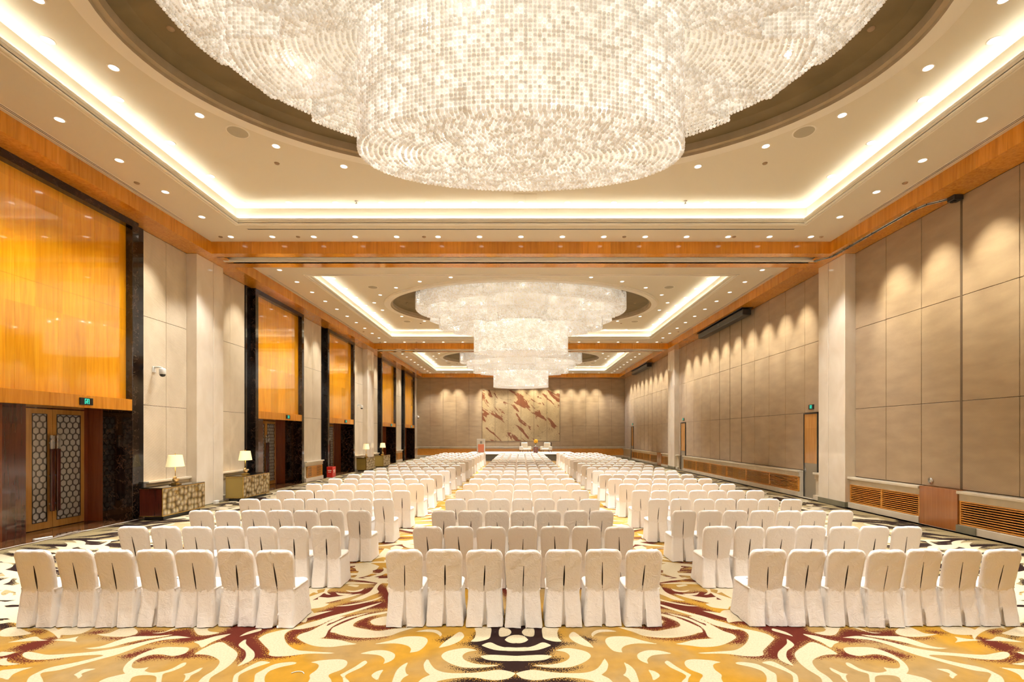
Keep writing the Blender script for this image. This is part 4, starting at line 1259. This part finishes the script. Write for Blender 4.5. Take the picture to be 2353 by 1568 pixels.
M['shell'] = stone('golden_shell', (.48,.29,.10), (.72,.50,.22), .3, 0, 14)
for k, (y0, red, w) in enumerate(((12.97, True, 'nearest scale-fronted console cabinet with dark maroon side, before the first column'),
                                  (16.75, False, 'scale-fronted console cabinet with olive gold side, just behind the first column'),
                                  (30.1, False, 'distant scale-fronted console cabinet just before the second column'),
                                  (33.82, False, 'farthest scale-fronted console cabinet, just behind the second column'))):
    console(y0, red, w)
    table_lamp(-9.93, y0+.87+(.05 if k != 1 else -.2), .875, 'lit shell table lamp with cream shade on the '+['nearest console, before the first column', 'second console, behind the first column', 'third console, before the second column', 'farthest console, behind the second column'][k])

# ------------------------------------------------------------------ small things
r = empty('extinguisher_box', (-10.2, 26.0, 0))
b = MB(); b.box(-.16, -.22, .03, .16, .22, .60, 0, bev=.01); b.build('case', M['red'], r)
b = MB(); b.box(-.165, -.225, .0, .165, .225, .03); b.build('foot_frame', M['white_plastic'], r)
b = MB(); b.box(.16, -.12, .38, .163, .12, .42); b.box(.16, -.1, .3, .163, .1, .33); b.box(-.1, -.223, .38, .1, -.22, .42); b.box(-.08, -.223, .3, .08, -.22, .33); b.build('marking', M['white_plastic'], r)
tag(r, 'red fire extinguisher box on the floor by the third dark portal', 'extinguisher box')
def cctv(x, y, z, lab, sx=-1):
    r = empty('dome_camera', (x, y, z))
    b = MB(); b.box(0, -.06, -.1, .03, .06, .08, 0, bev=.01); b.tube([(.03, 0, .05), (.16, 0, .06), (.24, 0, .04), (.26, 0, 0)], .025, 10); b.build('bracket', M['white_plastic'], r)
    b = MB(); b.lathe([(.0005, .03), (.07, .02), (.085, -.02), (.085, -.14), (.08, -.15)], .26, 0, 0, 22, 0); b.build('housing', M['white_plastic'], r)
    b = MB(); b.lathe([(.075, -.15), (.07, -.18), (.05, -.21), (.0005, -.225)], .26, 0, 0, 20, 0); b.build('dome', M['black'], r)
    tag(r, lab, 'security camera', 'white dome cameras')
cctv(-10.6, 13.95, 4.2, 'white dome camera on the stone wall before the first column')
cctv(-10.6, 31.4, 4.2, 'white dome camera on the stone wall before the second column')
cctv(-10.6, 48.7, 4.2, 'white dome camera on the stone wall at the end corner')
r = empty('power_strip', (-10.5, 10.62, .004), math.radians(75))
b = MB(); b.box(-.17, -.035, 0, .17, .035, .045, 0, bev=.01); b.build('case', M['white_plastic'], r)
b = MB()
for q in range(4): b.box(-.12+q*.07, -.012, .045, -.09+q*.07, .012, .047)
b.build('sockets', M['grey_plastic'], r)
tag(r, 'white power strip on the brown marble threshold by the nearest door', 'power strip')
b = MB(); pts = []
for k in range(70):
    y = 5.5+(13.1-5.5)*k/69; pts.append((-10.37+.012*math.sin(y*5)+.01*math.sin(y*13), y, .016))
b.tube(pts, .008, 6); b.tube([(-10.42, 10.8, .03), (-10.36, 11.2, .05), (-10.37, 11.7, .016)], .007, 6)
tag(b.build('power_cable', M['white_plastic']), 'thin white cable along the carpet edge by the nearest portal', 'cable')
r = empty('floor_socket_box', (-10.16, 16.15, 0))
b = MB(); b.box(-.06, -.1, 0, .03, .1, .11, 0, bev=.01); b.build('case', M['white_plastic'], r)
b = MB(); b.tube([(.03, .05, .06), (.1, .3, .12), (.12, .5, .1), (.25, .62, .02)], .006, 6); b.build('cord', M['black'], r)
tag(r, 'small white socket box with cord at the foot of the first stone column', 'socket')
b = MB(); b.tube([(-1.83+.075*math.cos(t*.25)-.32, 4.60+.09*math.sin(t*.25), .006) for t in range(2, 11)], .004, 6)
tag(b.build('thread', M['white_plastic'], None, (0, 0, 0)), 'short curved white thread lying on the gold carpet', 'thread')
# ------------------------------------------------------------------ carpet: woven pattern as distance fields on the floor mesh
XAX = -0.05
def fromA(p): return (p[0]/3.922, 1420+p[1]/3.922)
def fromB(p): return (600+p[0]/3.922, 1420+p[1]/3.922)
def fromC(p): return (690+p[0]/4.356, 1100+p[1]/4.356)
def floorpt(px, py):
    Y = F*CH/(py-VY); return ((px-VX)/F*Y, Y)
def smooth(P, q=4):
    P = np.asarray(P, float); n = len(P); out = []
    for i in range(n):
        p0, p1, p2, p3 = P[i-1], P[i], P[(i+1) % n], P[(i+2) % n]
        # keep sharp tips sharp
        def corner(a, b, c):
            u, v = b-a, c-b; d = np.linalg.norm(u)*np.linalg.norm(v)
            return d > 0 and np.dot(u, v)/d < -.1
        m1 = (p2-p0)*.5*(0 if corner(p0, p1, p2) else 1); m2 = (p3-p1)*.5*(0 if corner(p1, p2, p3) else 1)
        for k in range(q):
            t = k/q
            out.append((2*t**3-3*t**2+1)*p1+(t**3-2*t**2+t)*m1+(-2*t**3+3*t**2)*p2+(t**3-t**2)*m2)
    return np.array(out)
CREAM_A = [
 [(0,165),(0,125),(60,95),(150,85),(230,120),(290,140),(230,155),(100,170)],
 [(495,130),(560,95),(640,85),(800,80),(840,90),(780,125),(700,150),(560,155)],
 [(60,225),(200,195),(320,170),(370,195),(440,202),(390,208),(250,212)],
 [(440,202),(600,190),(710,168),(680,200),(710,228),(640,215),(520,208)],
 [(860,148),(980,140),(1100,90),(1180,80),(1240,120),(1220,150),(1120,172),(960,168)],
 [(745,275),(900,260),(1080,200),(1200,170),(1400,165),(1570,150),(1480,170),(1300,195),(1150,225),(1000,265),(850,282)],
 [(205,345),(220,315),(270,308),(350,322),(450,335),(700,320),(900,300),(1100,265),(1300,215),(1500,175),(1600,165),(1720,180),(1600,188),(1450,205),(1300,245),(1150,300),(1050,335),(900,375),(700,430),(520,475),(370,500),(385,560),(395,600),(235,600),(260,540),(330,498),(450,450),(700,400),(930,345),(900,335),(700,345),(450,375),(280,378)],
 [(0,310),(80,310),(150,308),(60,340),(0,350)],
 [(0,375),(70,362),(60,385),(90,405),(190,415),(100,428),(0,425)],
 [(0,480),(100,465),(310,445),(200,475),(120,510),(90,540),(70,562),(20,545),(0,540)],
 [(665,515),(710,490),(760,465),(870,460),(800,480),(735,505),(740,525),(705,550),(690,530)],
 [(1750,330),(1830,280),(1980,220),(2060,255),(2140,320),(2110,390),(2030,460),(1900,540),(1870,600),(1770,600),(1830,535),(1930,470),(1980,400),(1940,360),(1860,335)],
 [(1740,218),(1830,200),(1950,165),(2085,145),(2000,185),(1900,225),(1820,270),(1790,240)],
 [(1365,138),(1480,128),(1560,95),(1640,85),(1560,110),(1450,140)],
 [(1740,85),(1765,135),(1800,158),(1880,158),(1985,135),(1890,125),(1870,105),(1900,82)],
 [(885,580),(960,545),(1060,520),(1130,505),(1110,480),(1120,440),(1180,380),(1300,315),(1450,270),(1600,265),(1690,270),(1700,290),(1660,325),(1560,345),(1440,330),(1340,340),(1230,380),(1190,420),(1200,455),(1290,455),(1350,440),(1300,480),(1370,497),(1470,485),(1560,455),(1640,410),(1680,405),(1660,435),(1560,480),(1475,505),(1460,540),(1445,600),(1400,600),(1410,540),(1370,520),(1260,520),(1190,540),(1140,590)],
 [(1620,508),(1700,500),(1760,475),(1835,440),(1800,480),(1725,520),(1700,555),(1645,590),(1670,540),(1665,515)],
 [(2150,245),(2180,215),(2225,188),(2215,230),(2250,270),(2290,310),(2290,360),(2240,400),(2125,445),(2180,400),(2215,350),(2210,300),(2170,270)],
 [(2155,172),(2230,130),(2353,95),(2353,115),(2270,140)],
]
CREAM_B = [
 [(-258,590),(-243,520),(-183,480),(-93,430),(0,392),(90,405),(20,425),(-103,470),(-193,515),(-208,560),(-213,590)],
 [(-60,560),(-50,510),(0,480),(120,420),(260,400),(318,405),(300,420),(180,445),(80,480),(40,520),(30,560),(40,600),(-60,600)],
 [(440,405),(540,385),(700,375),(770,390),(770,430),(720,470),(610,515),(630,560),(640,600),(410,600),(440,550),(440,515),(500,470),(520,430),(490,410)],
 [(-25,190),(40,150),(150,120),(300,88),(430,45),(560,12),(640,-14),(710,-18),(620,22),(450,80),(280,110),(215,150),(215,200),(250,250),(320,290),(420,302),(690,318),(600,325),(420,325),(250,345),(130,350),(70,335),(75,300),(20,240)],
 [(760,-10),(650,40),(600,60),(540,130),(510,170),(520,185),(700,200),(800,225),(880,238),(750,250),(620,265),(480,255),(380,220),(320,180),(350,150),(440,120),(520,80),(640,20),(720,-10)],
 [(890,-10),(800,40),(700,75),(660,120),(700,150),(830,175),(980,182),(1150,165),(1250,130),(1400,85),(1200,100),(1060,120),(950,105),(850,85),(830,65),(870,30),(980,-10)],
 [(1080,-5),(1000,20),(985,40),(1020,65),(1110,68),(1160,40),(1160,-10)],
 [(890,325),(1000,298),(1120,295),(1200,325),(1200,365),(1160,395),(1100,418),(1115,385),(1095,355),(1040,335)],
 [(1010,240),(1150,210),(1300,172),(1450,172),(1500,200),(1480,250),(1420,300),(1340,315),(1350,280),(1310,250),(1200,232)],
 [(1385,127),(1480,108),(1580,112),(1628,145),(1615,178),(1600,155),(1540,130)],
 [(1600,272),(1640,230),(1710,180),(1790,128),(1830,165),(1790,210),(1700,250)],
 [(1625,350),(1660,310),(1750,285),(1850,275),(1950,295),(1860,310),(1815,345),(1840,385),(1930,415),(2050,425),(2170,425),(2050,445),(1930,452),(1800,445),(1680,400)],
 [(1465,430),(1475,400),(1503,365),(1530,420),(1580,470),(1680,497),(1850,500),(2000,488),(2140,470),(2240,485),(2293,502),(2240,545),(2140,563),(2050,560),(1900,540),(1750,545),(1600,570),(1540,600),(1400,600),(1450,550),(1525,515),(1480,480)],
 [(710,515),(760,490),(850,440),(930,388),(958,405),(900,450),(760,520),(790,570),(810,610),(750,610),(735,545)],
 [(995,520),(1040,485),(1105,468),(1070,520),(1055,568),(1020,550)],
 [(1175,600),(1190,550),(1220,480),(1270,430),(1328,400),(1300,460),(1310,505),(1335,515),(1280,545),(1235,600)],
 [(1985,250),(2060,222),(2130,250),(2200,268),(2293,270),(2400,268),(2400,298),(2250,300),(2100,290)],
 [(1970,345),(2060,335),(2200,340),(2293,345),(2400,345),(2400,388),(2293,390),(2150,390),(2030,378)],
 [(1885,215),(1925,180),(1935,130),(1920,95),(2000,82),(2070,90),(2070,150),(2050,190),(1960,215)],
 [(2145,160),(2145,110),(2170,88),(2230,100),(2255,130),(2230,160),(2170,172)],
 [(2195,200),(2230,170),(2293,155),(2356,170),(2391,200),(2293,230),(2230,222)],
]
CREAM_C = [
 [(130,1095),(190,1090),(170,1120),(180,1150),(140,1140),(120,1110)],
 [(240,1130),(270,1095),(350,1090),(290,1110),(270,1140),(310,1165),(260,1160)],
 [(350,1135),(400,1150),(530,1155),(450,1170),(380,1165)],
 [(445,1115),(540,1125),(640,1100),(600,1130),(500,1138)],
 [(490,1225),(600,1180),(700,1130),(770,1050),(870,1000),(865,1030),(800,1060),(770,1105),(785,1140),(700,1175),(600,1215)],
 [(185,1185),(300,1195),(450,1190),(350,1215),(190,1212)],
 [(60,1240),(290,1255),(220,1290),(60,1310)],
 [(340,1280),(500,1260),(700,1220),(830,1175),(760,1215),(600,1255),(450,1278)],
 [(-160,1420),(100,1355),(330,1322),(200,1360),(-50,1430)],
 [(-60,1500),(150,1430),(300,1380),(500,1330),(700,1270),(830,1235),(700,1290),(500,1350),(320,1410),(170,1475),(-20,1512)],
 [(510,1060),(590,1070),(560,1088),(470,1070)],
 [(560,855),(700,850),(790,880),(740,920),(600,925),(560,920)],
 [(300,1540),(320,1500),(380,1470),(500,1420),(650,1370),(870,1330),(860,1350),(700,1380),(560,1420),(510,1450),(440,1500),(400,1545)],
 [(130,1600),(230,1500),(330,1450),(480,1390),(700,1340),(640,1360),(450,1420),(300,1500),(240,1590)],
 [(620,990),(700,985),(790,990),(740,1018),(690,1005)],
]
BURG = [
 ('B', [(215,150),(280,110),(450,80),(640,0),(760,-40),(690,0),(520,80),(440,120),(350,150),(320,180),(400,230),(250,235),(215,200)]),
 ('B', [(760,-10),(890,-10),(800,40),(700,75),(660,120),(700,150),(830,175),(980,182),(1150,170),(1080,190),(900,205),(780,205),(520,185),(510,170),(540,130),(600,60)]),
 ('B', [(980,-10),(870,30),(830,65),(850,85),(950,105),(1060,120),(1200,100),(1310,85),(1110,68),(1020,65),(985,40),(1000,20),(1060,-10)]),
 ('A', [(900,180),(1100,175),(1220,150),(1260,110),(1500,120),(1700,100),(1760,130),(1800,160),(2000,130),(2100,60),(2353,60),(2700,0),(2853,0),(2653,60),(2453,110),(2328,170),(2423,290),(2428,330),(2683,335),(2503,370),(2293,380),(2200,420),(2120,370),(2140,320),(2060,255),(1980,220),(1850,270),(1980,180),(1740,218),(1650,230),(1500,225),(1400,240),(1600,190),(1300,240),(1100,240),(1300,200),(1500,165),(1200,185),(1000,200)]),
 ('A', [(1080,350),(1250,300),(1350,275),(1400,290),(1250,340),(1150,370)]),
 ('A', [(1230,380),(1340,340),(1440,330),(1560,345),(1690,300),(1780,270),(1750,330),(1860,335),(1950,370),(1800,355),(1650,370),(1400,375),(1250,400)]),
 ('A', [(80,290),(200,240),(400,190),(560,155),(520,190),(450,240),(330,290),(250,310),(200,345),(280,380),(400,375),(560,370),(300,400),(150,415),(-60,440),(-60,400),(190,415),(60,385),(-60,370),(-60,350),(150,310)]),
 ('A', [(250,125),(330,110),(430,115),(350,150)]),
 ('A', [(770,140),(900,115),(980,120),(860,150)]),
 ('C', [(560,985),(870,970),(880,1010),(760,1050),(560,1040)]),
 ('C', [(120,1180),(330,1130),(500,1140),(700,1090),(880,1090),(880,1150),(700,1160),(480,1180),(350,1240),(120,1240)]),
 ('C', [(250,1310),(500,1240),(700,1230),(880,1230),(880,1300),(700,1310),(480,1340),(300,1400),(100,1430),(-60,1480),(-60,1400),(100,1370)]),
 ('C', [(-60,1560),(170,1480),(320,1410),(560,1360),(870,1320),(650,1370),(480,1400),(330,1470),(230,1530),(150,1620)]),
]
BLACK = [
 [(1780,235),(1880,215),(1935,130),(2080,78),(2293,75),(2450,75),(2450,500),(2293,500),(2140,470),(2000,485),(1850,490),(1700,440),(1850,455),(2050,440),(2150,425),(1950,410),(1880,370),(2000,350),(1950,290),(1880,255)],
 [(1590,200),(1660,175),(1730,165),(1700,200),(1630,220)],
 [(1650,600),(1800,550),(1950,545),(2140,565),(2293,520),(2450,560),(2450,620),(1700,640)],
]
def topoly(P, fn): return np.array([floorpt(*fn(p)) for p in smooth(P)])
FN = {'A': fromA, 'B': fromB, 'C': fromC}

# grid
xs_near = np.linspace(-10.36, 10.36, 1000)
ys = [3.2]
while ys[-1] < YB: ys.append(ys[-1]+(.018 if ys[-1] < 8.2 else min(.12, .018+(ys[-1]-8.2)*.012)))
ys = np.array(ys)
ys = np.concatenate([np.arange(-2.0, 3.19, .04), ys]); ys[-1] = YB
GX, GY = np.meshgrid(xs_near, ys)
PX = GX.ravel(); PY = GY.ravel()
cream = np.full(PX.shape, -9.0); dark = np.full(PX.shape, -9.0); dtone = np.zeros(PX.shape)
XI0, DXI = xs_near[0], xs_near[1]-xs_near[0]
def box_idx(P, pad):
    x0, y0 = P.min(0)-pad; x1, y1 = P.max(0)+pad
    i0 = max(0, int((x0-XI0)/DXI)); i1 = min(len(xs_near), int((x1-XI0)/DXI)+2)
    j0 = np.searchsorted(ys, y0); j1 = np.searchsorted(ys, y1)
    return i0, i1, j0, j1
C2 = cream.reshape(GX.shape); D2 = dark.reshape(GX.shape); T2 = dtone.reshape(GX.shape)
def sdf(P, x, y):
    d = np.full(x.shape, 1e9, np.float64); ins = np.zeros(x.shape, bool)
    n = len(P)
    for i in range(n):
        ax, ay = P[i]; bx, by = P[(i+1) % n]
        ex, ey = bx-ax, by-ay; L2 = ex*ex+ey*ey
        if L2 < 1e-12: continue
        wx, wy = x-ax, y-ay
        t = np.clip((wx*ex+wy*ey)/L2, 0, 1)
        d = np.minimum(d, (wx-ex*t)**2+(wy-ey*t)**2)
        if ay != by:
            c = ((ay <= y) & (y < by)) | ((by <= y) & (y < ay))
            ins ^= c & (x < ax+(y-ay)*ex/ey)
    d = np.sqrt(d); return np.where(ins, d, -d)
def paint(P, arr, tone=None, pad=.25):
    for mir in (0, 1):
        Q = P.copy()
        if mir: Q[:, 0] = 2*XAX-Q[:, 0]
        i0, i1, j0, j1 = box_idx(Q, pad)
        if i1-i0 < 2 or j1-j0 < 2: continue
        s = sdf(Q, GX[j0:j1, i0:i1], GY[j0:j1, i0:i1])
        v = arr[j0:j1, i0:i1]
        if tone is not None:
            tt = T2[j0:j1, i0:i1]; tt[s > v] = tone
        np.maximum(v, s, out=v)
for P in CREAM_A: paint(topoly(P, fromA), C2)
for P in CREAM_B: paint(topoly(P, fromB), C2)
for P in CREAM_C: paint(topoly(P, fromC), C2)
for k, P in BURG: paint(topoly(P, FN[k]), D2, 0.0, .45)
for P in BLACK: paint(topoly(P, fromB), D2, 1.0, .45)
# swirling crescents everywhere the photograph is too oblique to trace
rs = np.random.RandomState(9)
def flow(x, y):
    a = .5*math.sin(.9*x+.7*math.sin(.8*y))+.9*math.sin(.55*y+1.2*math.sin(.6*x+1))+.35*math.sin(2.1*x-1.3*y)
    return a
def stroke(x, y, ln, w, curl):
    pts = []; a = flow(x, y)*.9+(0 if rs.rand() < .8 else PI/2); n = 9
    for k in range(n):
        pts.append((x, y)); x += math.cos(a)*ln/n; y += math.sin(a)*ln/n*.8; a += curl/n+.5*(flow(x, y)-flow(x-.1, y))
    pts = np.array(pts); t = np.linspace(0, 1, n); sh = rs.uniform(.3, .75)
    ww = w*np.minimum(t/sh, (1-t)/(1-sh))**.7+.004
    d = np.gradient(pts, axis=0); d /= np.linalg.norm(d, axis=1)[:, None]+1e-9
    nn = np.column_stack([-d[:, 1], d[:, 0]])
    return np.vstack([pts+nn*ww[:, None], (pts-nn*ww[:, None])[::-1]])
def far_ok(x, y):
    # outside the traced foreground and aisle
    if y < 5.95: return False
    if y < 7.6 and -3.2 < x < 0: return False
    return True
placed = 0
for k in range(1500):
    y = 5.9+(YB-6)*rs.rand()**1.6; x = -10.3+10.3*rs.rand()
    if not far_ok(x, y): continue
    ln = rs.uniform(.7, 1.9); w = rs.uniform(.045, .14)
    paint(smooth(stroke(x, y, ln, w, rs.uniform(-2.2, 2.2)), 2), C2, None, .12)
for k in range(900):
    y = 6.2+(YB-6)*rs.rand()**1.5; x = -10.3+10.3*rs.rand()**1.5
    if not far_ok(x, y): continue
    edge = x < -6.6
    if not edge and rs.rand() < .25: continue
    P = smooth(stroke(x, y, rs.uniform(1.0, 2.4), rs.uniform(.08, .20) if edge else rs.uniform(.06, .16), rs.uniform(-2.5, 2.5)), 2)
    paint(P, D2, 1.0 if edge else 0.0, .25)
for k in range(130):
    y = rs.uniform(-1.8, 4.35); x = -10.3+10.3*rs.rand()
    P = smooth(stroke(x, y, rs.uniform(.6, 1.5), rs.uniform(.05, .13), rs.uniform(-2.2, 2.2)), 2)
    if P[:, 1].max() > 4.5: continue
    paint(P, C2 if k % 5 else D2, None, .12)
nv = GX.size; ny, nx = GX.shape
co = np.column_stack([PX, PY, np.zeros(nv)]).astype(np.float32)
me = bpy.data.meshes.new('floor'); me.vertices.add(nv); me.vertices.foreach_set('co', co.ravel())
ii = (np.arange(ny-1)[:, None]*nx+np.arange(nx-1)[None]).ravel()
q = np.column_stack([ii, ii+1, ii+nx+1, ii+nx]).astype(np.int32)
me.loops.add(q.size); me.loops.foreach_set('vertex_index', q.ravel())
me.polygons.add(len(q)); me.polygons.foreach_set('loop_start', np.arange(len(q), dtype=np.int32)*4)
me.update(calc_edges=True)
for nm, ar in (('cream', C2), ('dark', D2), ('tone', T2)):
    at = me.attributes.new(nm, 'FLOAT', 'POINT'); at.data.foreach_set('value', np.clip(ar.ravel(), -.6, 1).astype(np.float32))
def carpet():
    m, nt, b = mat('swirl_patterned_carpet')
    def att(n): 
        a = nt.nodes.new('ShaderNodeAttribute'); a.attribute_name = n; return a.outputs['Fac']
    v = world_coord(nt)
    # gold / tan ground in soft patches
    n1 = N(nt, 'ShaderNodeTexNoise', i_Scale=.75, i_Detail=4.0, i_Distortion=.8); L(nt, v, n1.inputs['Vector'])
    r1 = ramp(nt, [(.36, (.26,.17,.068)), (.5, (.29,.165,.035)), (.62, (.33,.17,.014))]); L(nt, n1.outputs[0], r1.inputs[0])
    n2 = N(nt, 'ShaderNodeTexNoise', i_Scale=7.0, i_Detail=6.0); L(nt, v, n2.inputs['Vector'])
    mr = N(nt, 'ShaderNodeMapRange', i_From_Min=.25, i_From_Max=.75, i_To_Min=.86, i_To_Max=1.12); L(nt, n2.outputs[0], mr.inputs[0])
    g = N(nt, 'ShaderNodeMix', data_type='RGBA', blend_type='MULTIPLY'); g.inputs[0].default_value = 1; L(nt, r1.outputs[0], g.inputs[6]); L(nt, mr.outputs[0], g.inputs[7])
    # the margins of the carpet are woven in paler tan
    sp = nt.nodes.new('ShaderNodeSeparateXYZ'); L(nt, v, sp.inputs[0])
    ab = N(nt, 'ShaderNodeMath', operation='ABSOLUTE'); L(nt, sp.outputs['X'], ab.inputs[0])
    me_ = N(nt, 'ShaderNodeMapRange', i_From_Min=6.0, i_From_Max=7.6); L(nt, ab.outputs[0], me_.inputs[0])
    my_ = N(nt, 'ShaderNodeMapRange', i_From_Min=6.0, i_From_Max=7.2); L(nt, sp.outputs['Y'], my_.inputs[0])
    mm_ = N(nt, 'ShaderNodeMath', operation='MULTIPLY'); L(nt, me_.outputs[0], mm_.inputs[0]); L(nt, my_.outputs[0], mm_.inputs[1])
    g2 = N(nt, 'ShaderNodeMix', data_type='RGBA'); L(nt, mm_.outputs[0], g2.inputs[0]); L(nt, g.outputs[2], g2.inputs[6]); g2.inputs[7].default_value = (.26,.20,.10,1)
    # stippled dark areas
    n3 = N(nt, 'ShaderNodeTexNoise', i_Scale=70.0, i_Detail=2.0); L(nt, v, n3.inputs['Vector'])
    mr3 = N(nt, 'ShaderNodeMapRange', i_From_Min=.25, i_From_Max=.75, i_To_Min=-.10, i_To_Max=.085); L(nt, n3.outputs[0], mr3.inputs[0])
    ad = N(nt, 'ShaderNodeMath', operation='ADD'); L(nt, att('dark'), ad.inputs[0]); L(nt, mr3.outputs[0], ad.inputs[1])
    st = N(nt, 'ShaderNodeMapRange', i_From_Min=-.004, i_From_Max=.004); L(nt, ad.outputs[0], st.inputs[0])
    tc = N(nt, 'ShaderNodeMix', data_type='RGBA'); L(nt, att('tone'), tc.inputs[0]); tc.inputs[6].default_value = (.075,.009,.003,1); tc.inputs[7].default_value = (.012,.003,.002,1)
    d = N(nt, 'ShaderNodeMix', data_type='RGBA'); L(nt, st.outputs[0], d.inputs[0]); L(nt, g2.outputs[2], d.inputs[6]); L(nt, tc.outputs[2], d.inputs[7])
    # cream shapes on top
    n4 = N(nt, 'ShaderNodeTexNoise', i_Scale=60.0, i_Detail=2.0); L(nt, v, n4.inputs['Vector'])
    r4 = ramp(nt, [(.35, (.42,.345,.225)), (.6, (.48,.40,.27))]); L(nt, n4.outputs[0], r4.inputs[0])
    sc = N(nt, 'ShaderNodeMapRange', i_From_Min=-.003, i_From_Max=.003); L(nt, att('cream'), sc.inputs[0])
    c = N(nt, 'ShaderNodeMix', data_type='RGBA'); L(nt, sc.outputs[0], c.inputs[0]); L(nt, d.outputs[2], c.inputs[6]); L(nt, r4.outputs[0], c.inputs[7])
    L(nt, c.outputs[2], b.inputs['Base Color']); b.inputs['Roughness'].default_value = .9; b.inputs['Specular IOR Level'].default_value = .15
    bump(nt, b, n4.outputs[0], .25, .006)
    return m
me.materials.append(carpet())
o = struct(newobj('floor', me))

# ------------------------------------------------------------------ world + view
w = bpy.data.worlds.new('World'); scene.world = w; w.use_nodes = True
bg = w.node_tree.nodes['Background']; bg.inputs[0].default_value = (1, .8, .55, 1); bg.inputs[1].default_value = .02
scene.view_settings.view_transform = 'Standard'; scene.view_settings.look = 'None'
scene.view_settings.gamma = 1; scene.view_settings.use_curve_mapping = False
scene.view_settings.exposure = -0.75
cy = scene.cycles
cy.use_denoising = True; cy.denoiser = 'OPENIMAGEDENOISE'
cy.max_bounces = 6; cy.diffuse_bounces = 4; cy.glossy_bounces = 3; cy.use_adaptive_sampling = True; cy.adaptive_threshold = .03; cy.time_limit = 1050; cy.transmission_bounces = 2
cy.sample_clamp_indirect = 6.0; cy.caustics_reflective = False; cy.caustics_refractive = False
cy.use_light_tree = True
